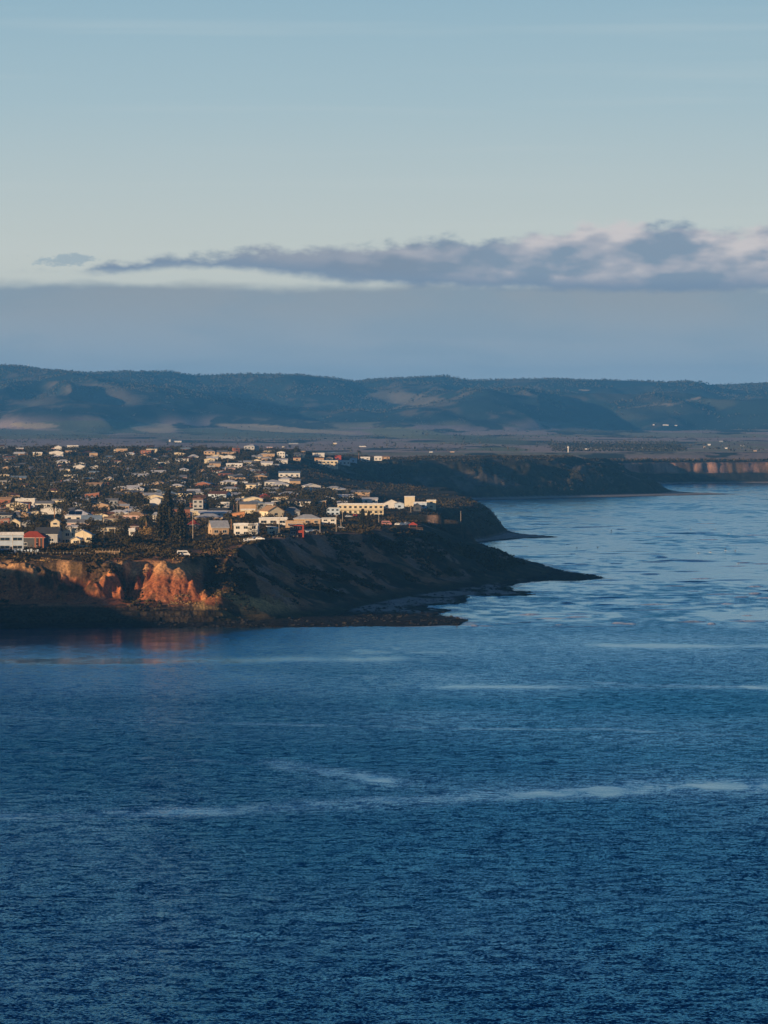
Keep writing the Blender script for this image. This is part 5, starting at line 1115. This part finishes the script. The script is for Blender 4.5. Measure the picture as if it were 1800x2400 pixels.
# ------------------------------------------------------------------ people, boards, birds
WET = mat('wetsuit', (.012, .012, .015), .6, .3, .1); SKIN = mat('skin', (.42, .24, .16), .6, .3, .05); HAIRM = mat('hair', (.05, .03, .02), .8, .2, .1)
def body(name, joints, edges, rad, m):
    me = bpy.data.meshes.new(name); me.from_pydata(joints, edges, []); o = bpy.data.objects.new(name, me); col.objects.link(o); me.materials.append(m)
    sk = o.modifiers.new('skin', 'SKIN'); sub = o.modifiers.new('sub', 'SUBSURF'); sub.levels = sub.render_levels = 1
    for v, r_ in zip(me.skin_vertices[0].data, rad): v.radius = (r_, r_)
    me.skin_vertices[0].data[0].use_root = True
    return o
def person(pose, X, Y, Z, rz, label):
    if pose == 'stand':
        J = [(0, 0, .95), (0, 0, 1.15), (0, .01, 1.40), (0, 0, 1.52), (0, -.02, 1.64), (0, -.03, 1.74), (-.11, 0, .88), (-.13, -.02, .48), (-.14, .02, .08), (-.14, -.14, .03), (.11, 0, .88), (.13, .02, .48), (.15, .06, .08), (.15, -.10, .03),
             (-.20, .01, 1.40), (-.27, .02, 1.12), (-.29, -.06, .88), (-.29, -.10, .78), (.20, .01, 1.40), (.28, 0, 1.12), (.28, -.10, .90), (.27, -.15, .80)]
    elif pose == 'sit':                                # astride a board, shins in the water
        J = [(0, 0, .12), (0, 0, .34), (0, -.02, .60), (0, -.03, .71), (0, -.05, .82), (0, -.06, .92), (-.12, 0, .10), (-.26, -.34, .02), (-.28, -.36, -.36), (-.28, -.48, -.40), (.12, 0, .10), (.26, -.34, .02), (.28, -.36, -.36), (.28, -.48, -.40),
             (-.19, -.01, .58), (-.26, -.12, .34), (-.16, -.34, .22), (-.12, -.40, .18), (.19, -.01, .58), (.26, -.12, .34), (.16, -.34, .22), (.12, -.40, .18)]
    else:                                              # crouching
        J = [(0, .10, .38), (0, .06, .58), (0, -.06, .80), (0, -.12, .88), (0, -.18, .98), (0, -.20, 1.06), (-.11, .08, .34), (-.16, -.28, .50), (-.15, -.06, .08), (-.15, -.22, .03), (.11, .08, .34), (.16, -.28, .50), (.15, -.06, .08), (.15, -.22, .03),
             (-.19, -.06, .78), (-.24, -.22, .56), (-.14, -.40, .46), (-.10, -.46, .42), (.19, -.06, .78), (.24, -.22, .56), (.14, -.40, .46), (.10, -.46, .42)]
    E = [(0, 1), (1, 2), (2, 3), (3, 4), (4, 5), (0, 6), (6, 7), (7, 8), (8, 9), (0, 10), (10, 11), (11, 12), (12, 13), (2, 14), (14, 15), (15, 16), (16, 17), (2, 18), (18, 19), (19, 20), (20, 21)]
    Rr = [.15, .14, .15, .06, .10, .09, .10, .07, .045, .04, .10, .07, .045, .04, .07, .045, .035, .03, .07, .045, .035, .03]
    # fingers and thumb on each hand
    for w_, e_ in ((16, 17), (20, 21)):
        a, b_ = Vector(J[w_]), Vector(J[e_]); d = (b_ - a).normalized(); s_ = d.orthogonal().normalized()
        for k, (off, ln) in enumerate([(-.03, .07), (-.01, .085), (.01, .08), (.03, .06)]):
            J.append(tuple(b_ + s_ * off + d * ln)); E.append((e_, len(J) - 1)); Rr.append(.009)
        J.append(tuple(a.lerp(b_, .6) + s_ * .06 + d * .02)); E.append((e_, len(J) - 1)); Rr.append(.010)
    o = body('person', J, E, Rr, WET); o.location = (X, Y, Z); o.rotation_euler = (0, 0, rz)
    hx, hy, hz_ = J[4]
    h = MB(); r_ = .105
    for i in range(1, 6):
        pass
    V = []; Fh = []
    n1_, n2_ = 7, 10
    for i in range(n1_):
        t_ = math.pi * .55 * i / (n1_ - 1)
        for j in range(n2_): a = 2 * math.pi * j / n2_; V.append((hx + r_ * math.sin(t_) * math.cos(a), hy + .03 + r_ * 1.1 * math.sin(t_) * math.sin(a), hz_ + .03 + r_ * 1.2 * math.cos(t_)))
    for i in range(n1_ - 1):
        for j in range(n2_): j2 = (j + 1) % n2_; Fh.append((i*n2_ + j, (i+1)*n2_ + j, (i+1)*n2_ + j2, i*n2_ + j2))
    h.v, h.f = V, Fh; ho = h.build('hair', HAIRM, o, True)
    f = MB(); f.poly([(hx - .075, hy - .098, hz_ - .07), (hx + .075, hy - .098, hz_ - .07), (hx + .085, hy - .10, hz_ + .07), (hx - .085, hy - .10, hz_ + .07)]); f.poly([(hx - .018, hy - .101, hz_ - .02), (hx + .018, hy - .101, hz_ - .02), (hx, hy - .125, hz_ - .01)]); f.poly([(hx + .012, hy - .102, hz_ + .04), (hx, hy - .125, hz_ - .01), (hx - .012, hy - .102, hz_ + .04)])
    f.build('face', SKIN, o)
    tag(o, label, 'person', 'surfers and walkers at the reef'); return o
BOARD = mat('board_foam', (.70, .70, .66), .4, .4, .05)
def board(X, Y, Z, rz, label):
    pts = [(0.28 * math.sin(math.pi * min(1, (i + .35) / 11.0)) ** .6, -1.1 + 2.2 * i / 11) for i in range(12)]; b = MB(); n = len(pts)
    ring = [(x, y) for x, y in pts] + [(-x, y) for x, y in reversed(pts)]
    b.v = [(x, y, -.03 + .10 * (abs(y) / 1.1) ** 3) for x, y in ring] + [(x, y, .04 + .10 * (abs(y) / 1.1) ** 3) for x, y in ring]; m = len(ring)
    b.f = [tuple(reversed(range(m))), tuple(range(m, 2*m))] + [(i, (i+1) % m, (i+1) % m + m, i + m) for i in range(m)]
    root = empty('surfboard', (X, Y, Z), rz); b.build('deck', BOARD, root)
    fb = MB(); fb.v = [(-.01, .85, -.03), (-.01, 1.05, -.03), (-.01, 1.08, -.17), (.01, .85, -.03), (.01, 1.05, -.03), (.01, 1.08, -.17)]; fb.f = [(0, 1, 2), (5, 4, 3), (0, 3, 4, 1), (1, 4, 5, 2), (2, 5, 3, 0)]; fb.build('fin', WET, root)
    tag(root, label, 'surfboard', 'surfboards on the water')
for px, row, rz, where in [(1352, 1284, .4, 'left of the pair sitting inside the first peak'), (1401, 1283, -.7, 'right of the pair sitting inside the first peak'), (1665, 1294, 1.2, 'nearest below left of the standing surfer'), (1637, 1296, 1.5, 'leftmost of the outer group'), (1723, 1291, .3, 'right of the standing surfer'),
                           (1730, 1321, 1.4, 'nearest one near the right edge'), (1676, 1241, .2, 'farthest one off the second reef'), (1708, 1251, 1.0, 'far right behind the long swell'), (1619, 1241, .5, 'far one above the long dark swell')]:
    X, Y = at(px, row, .2); person('sit', X, Y, .12, rz, 'surfer in a dark wetsuit, ' + where); board(X, Y, .08, rz, 'pale surfboard under the surfer who is ' + where.replace('one ', ''))
for px, row, rz, where in [(1433, 1246, .3, 'surfer standing waist-high on a board far out by small breaking wave'), (1700, 1290, -.5, 'surfer standing upright in the outer group at right')]:
    X, Y = at(px, row, .2); person('stand', X, Y, .05, rz, where); board(X, Y, .05, rz + 1.2, 'surfboard beneath the ' + ('far ' if px < 1500 else 'outer right ') + 'standing surfer')
for px, row, pose, lb in [(1314, 1340, 'stand', 'person in dark clothes standing on the tip of the reef'), (1302, 1340, 'crouch', 'person crouching left of the one standing on the reef tip'), (1071, 1470, 'stand', 'person standing at the end of the nearest reef')]:
    X, Y = at(px, row, .8); Z = max(gz(X, Y), .25); person(pose, X, Y, Z, 2.4, lb)
FE = mat('gull_feathers', (.80, .80, .78), .7, .2, .05)
def gull(px, row, label, up=True, alt=.0):
    X, Y = at(px, row, alt); J = [(0, 0, .10), (.10, 0, .11), (.19, 0, .17), (.24, 0, .19), (.31, 0, .18), (-.12, 0, .10), (-.26, 0, .12), (0, .04, .13), (-.02, .14, .28), (-.05, .22, .42), (0, -.04, .13), (-.02, -.10, .30), (-.08, -.16, .46)]
    E = [(0, 1), (1, 2), (2, 3), (3, 4), (0, 5), (5, 6), (0, 7), (7, 8), (8, 9), (0, 10), (10, 11), (11, 12)]; Rr = [.085, .07, .035, .042, .008, .06, .02, .04, .035, .012, .04, .035, .012]
    o = body('seagull', J, E, Rr, FE); o.location = (X, Y, alt); o.rotation_euler = (0, 0, .2); tag(o, label, 'seagull'); return o
gull(95, 2114, 'white seagull with raised wings low on the water at lower left', alt=.05)

# ------------------------------------------------------------------ labels for the repeats: look, then the nearest landmark and which one it is from there
MARKS = [(430, 1297, 'white campervan'), (695, 1232, 'red portal house'), (183, 1202, 'solar panel roof'), (76, 1250, 'red tiled roof'), (193, 1255, 'sunlit cream gable house'), (391, 1150, 'tallest pine'), (590, 1226, 'small open pine'), (968, 1236, 'picnic shelter'), (960, 1166, 'blank white block'),
         (845, 1186, 'wide cream balcony house'), (769, 1084, 'glass-fronted headland house'), (641, 1120, 'big white gully house'), (549, 1083, 'large white hillside house'), (307, 1096, 'small white cube house'), (88, 1060, 'cream skyline cube house'), (472, 1056, 'middle skyline tree'), (128, 1190, 'big left palm'), (453, 1218, 'red pyramid roof'),
         (558, 1196, 'orange brick house'), (252, 1232, 'long cream windowed building'), (343, 1222, 'orange-trunked palm'), (700, 1166, 'black roofed long house'), (841, 1058, 'lone skyline palm'), (21, 1106, 'pinkish left-edge house'), (468, 1160, 'tan walled brown-roofed house'), (209, 1148, 'long low white house'), (82, 1148, 'wide dark roof high at left'), (376, 1122, 'red-brown brick house'), (620, 1158, 'deep red roof')]
ORD = ['nearest', 'second', 'third', 'fourth', 'fifth', 'sixth', 'seventh', 'eighth', 'ninth', 'tenth', 'eleventh', 'twelfth', 'thirteenth', 'fourteenth', 'fifteenth', 'sixteenth']
from collections import defaultdict
byd = defaultdict(list)
for L in LIST:
    if L['desc'] and not L['lab']: byd[L['desc']].append(L)
def direction(L, m):
    dx, dy = L['px'] - m[0], (L['row'] - m[1]) * 1.6
    return ('right of' if dx > 0 else 'left of') if abs(dx) > abs(dy) else ('below' if dy > 0 else 'above')
for dsc, Ls in byd.items():
    best = {}
    for m in MARKS:
        sect = defaultdict(list)
        for L in Ls: sect[direction(L, m)].append((math.hypot(L['px'] - m[0], (L['row'] - m[1])), id(L), L))
        for dr, q in sect.items():
            q.sort(key=lambda e: e[:2])
            for i, (dist, _, L) in enumerate(q):
                sc = i * 60 + dist
                if id(L) not in best or sc < best[id(L)][0]: best[id(L)] = (sc, i, dr, m[2])
    for L in Ls:
        _, i, dr, mk = best[id(L)]
        L['o']['label'] = ' '.join(('%s, %s %s the %s' % (dsc, ORD[min(i, 15)], dr, mk)).replace(' house with', ' house,').split()[:16])
seen = defaultdict(int)
for L in LIST: seen[L['o']['label']] += 1
for ps_ in PROTO.values():
    for p_ in ps_:
        if FIRST[id(p_)]:
            for c_ in list(p_.children): bpy.data.objects.remove(c_)
            bpy.data.objects.remove(p_)
print('duplicate labels', [k for k, v in seen.items() if v > 1][:10], 'houses', len(HOUSES), 'listed', len(LIST))

# ------------------------------------------------------------------ haze
hz_m = bpy.data.materials.new('evening_haze'); hz_m.use_nodes = True; ht = hz_m.node_tree; ht.nodes.clear()
pv = ht.nodes.new('ShaderNodeVolumePrincipled'); pv.inputs['Color'].default_value = (.10, .43, 1.0, 1); pv.inputs['Density'].default_value = 4.5e-5; pv.inputs['Anisotropy'].default_value = -.05
om = ht.nodes.new('ShaderNodeOutputMaterial'); ht.links.new(pv.outputs[0], om.inputs['Volume'])
hb = MB().box(-7500, 7500, -2700, 21200, -5, 345).build('haze', hz_m); hb['kind'] = 'stuff'; hb['label'] = 'pale blue evening haze over the coast'
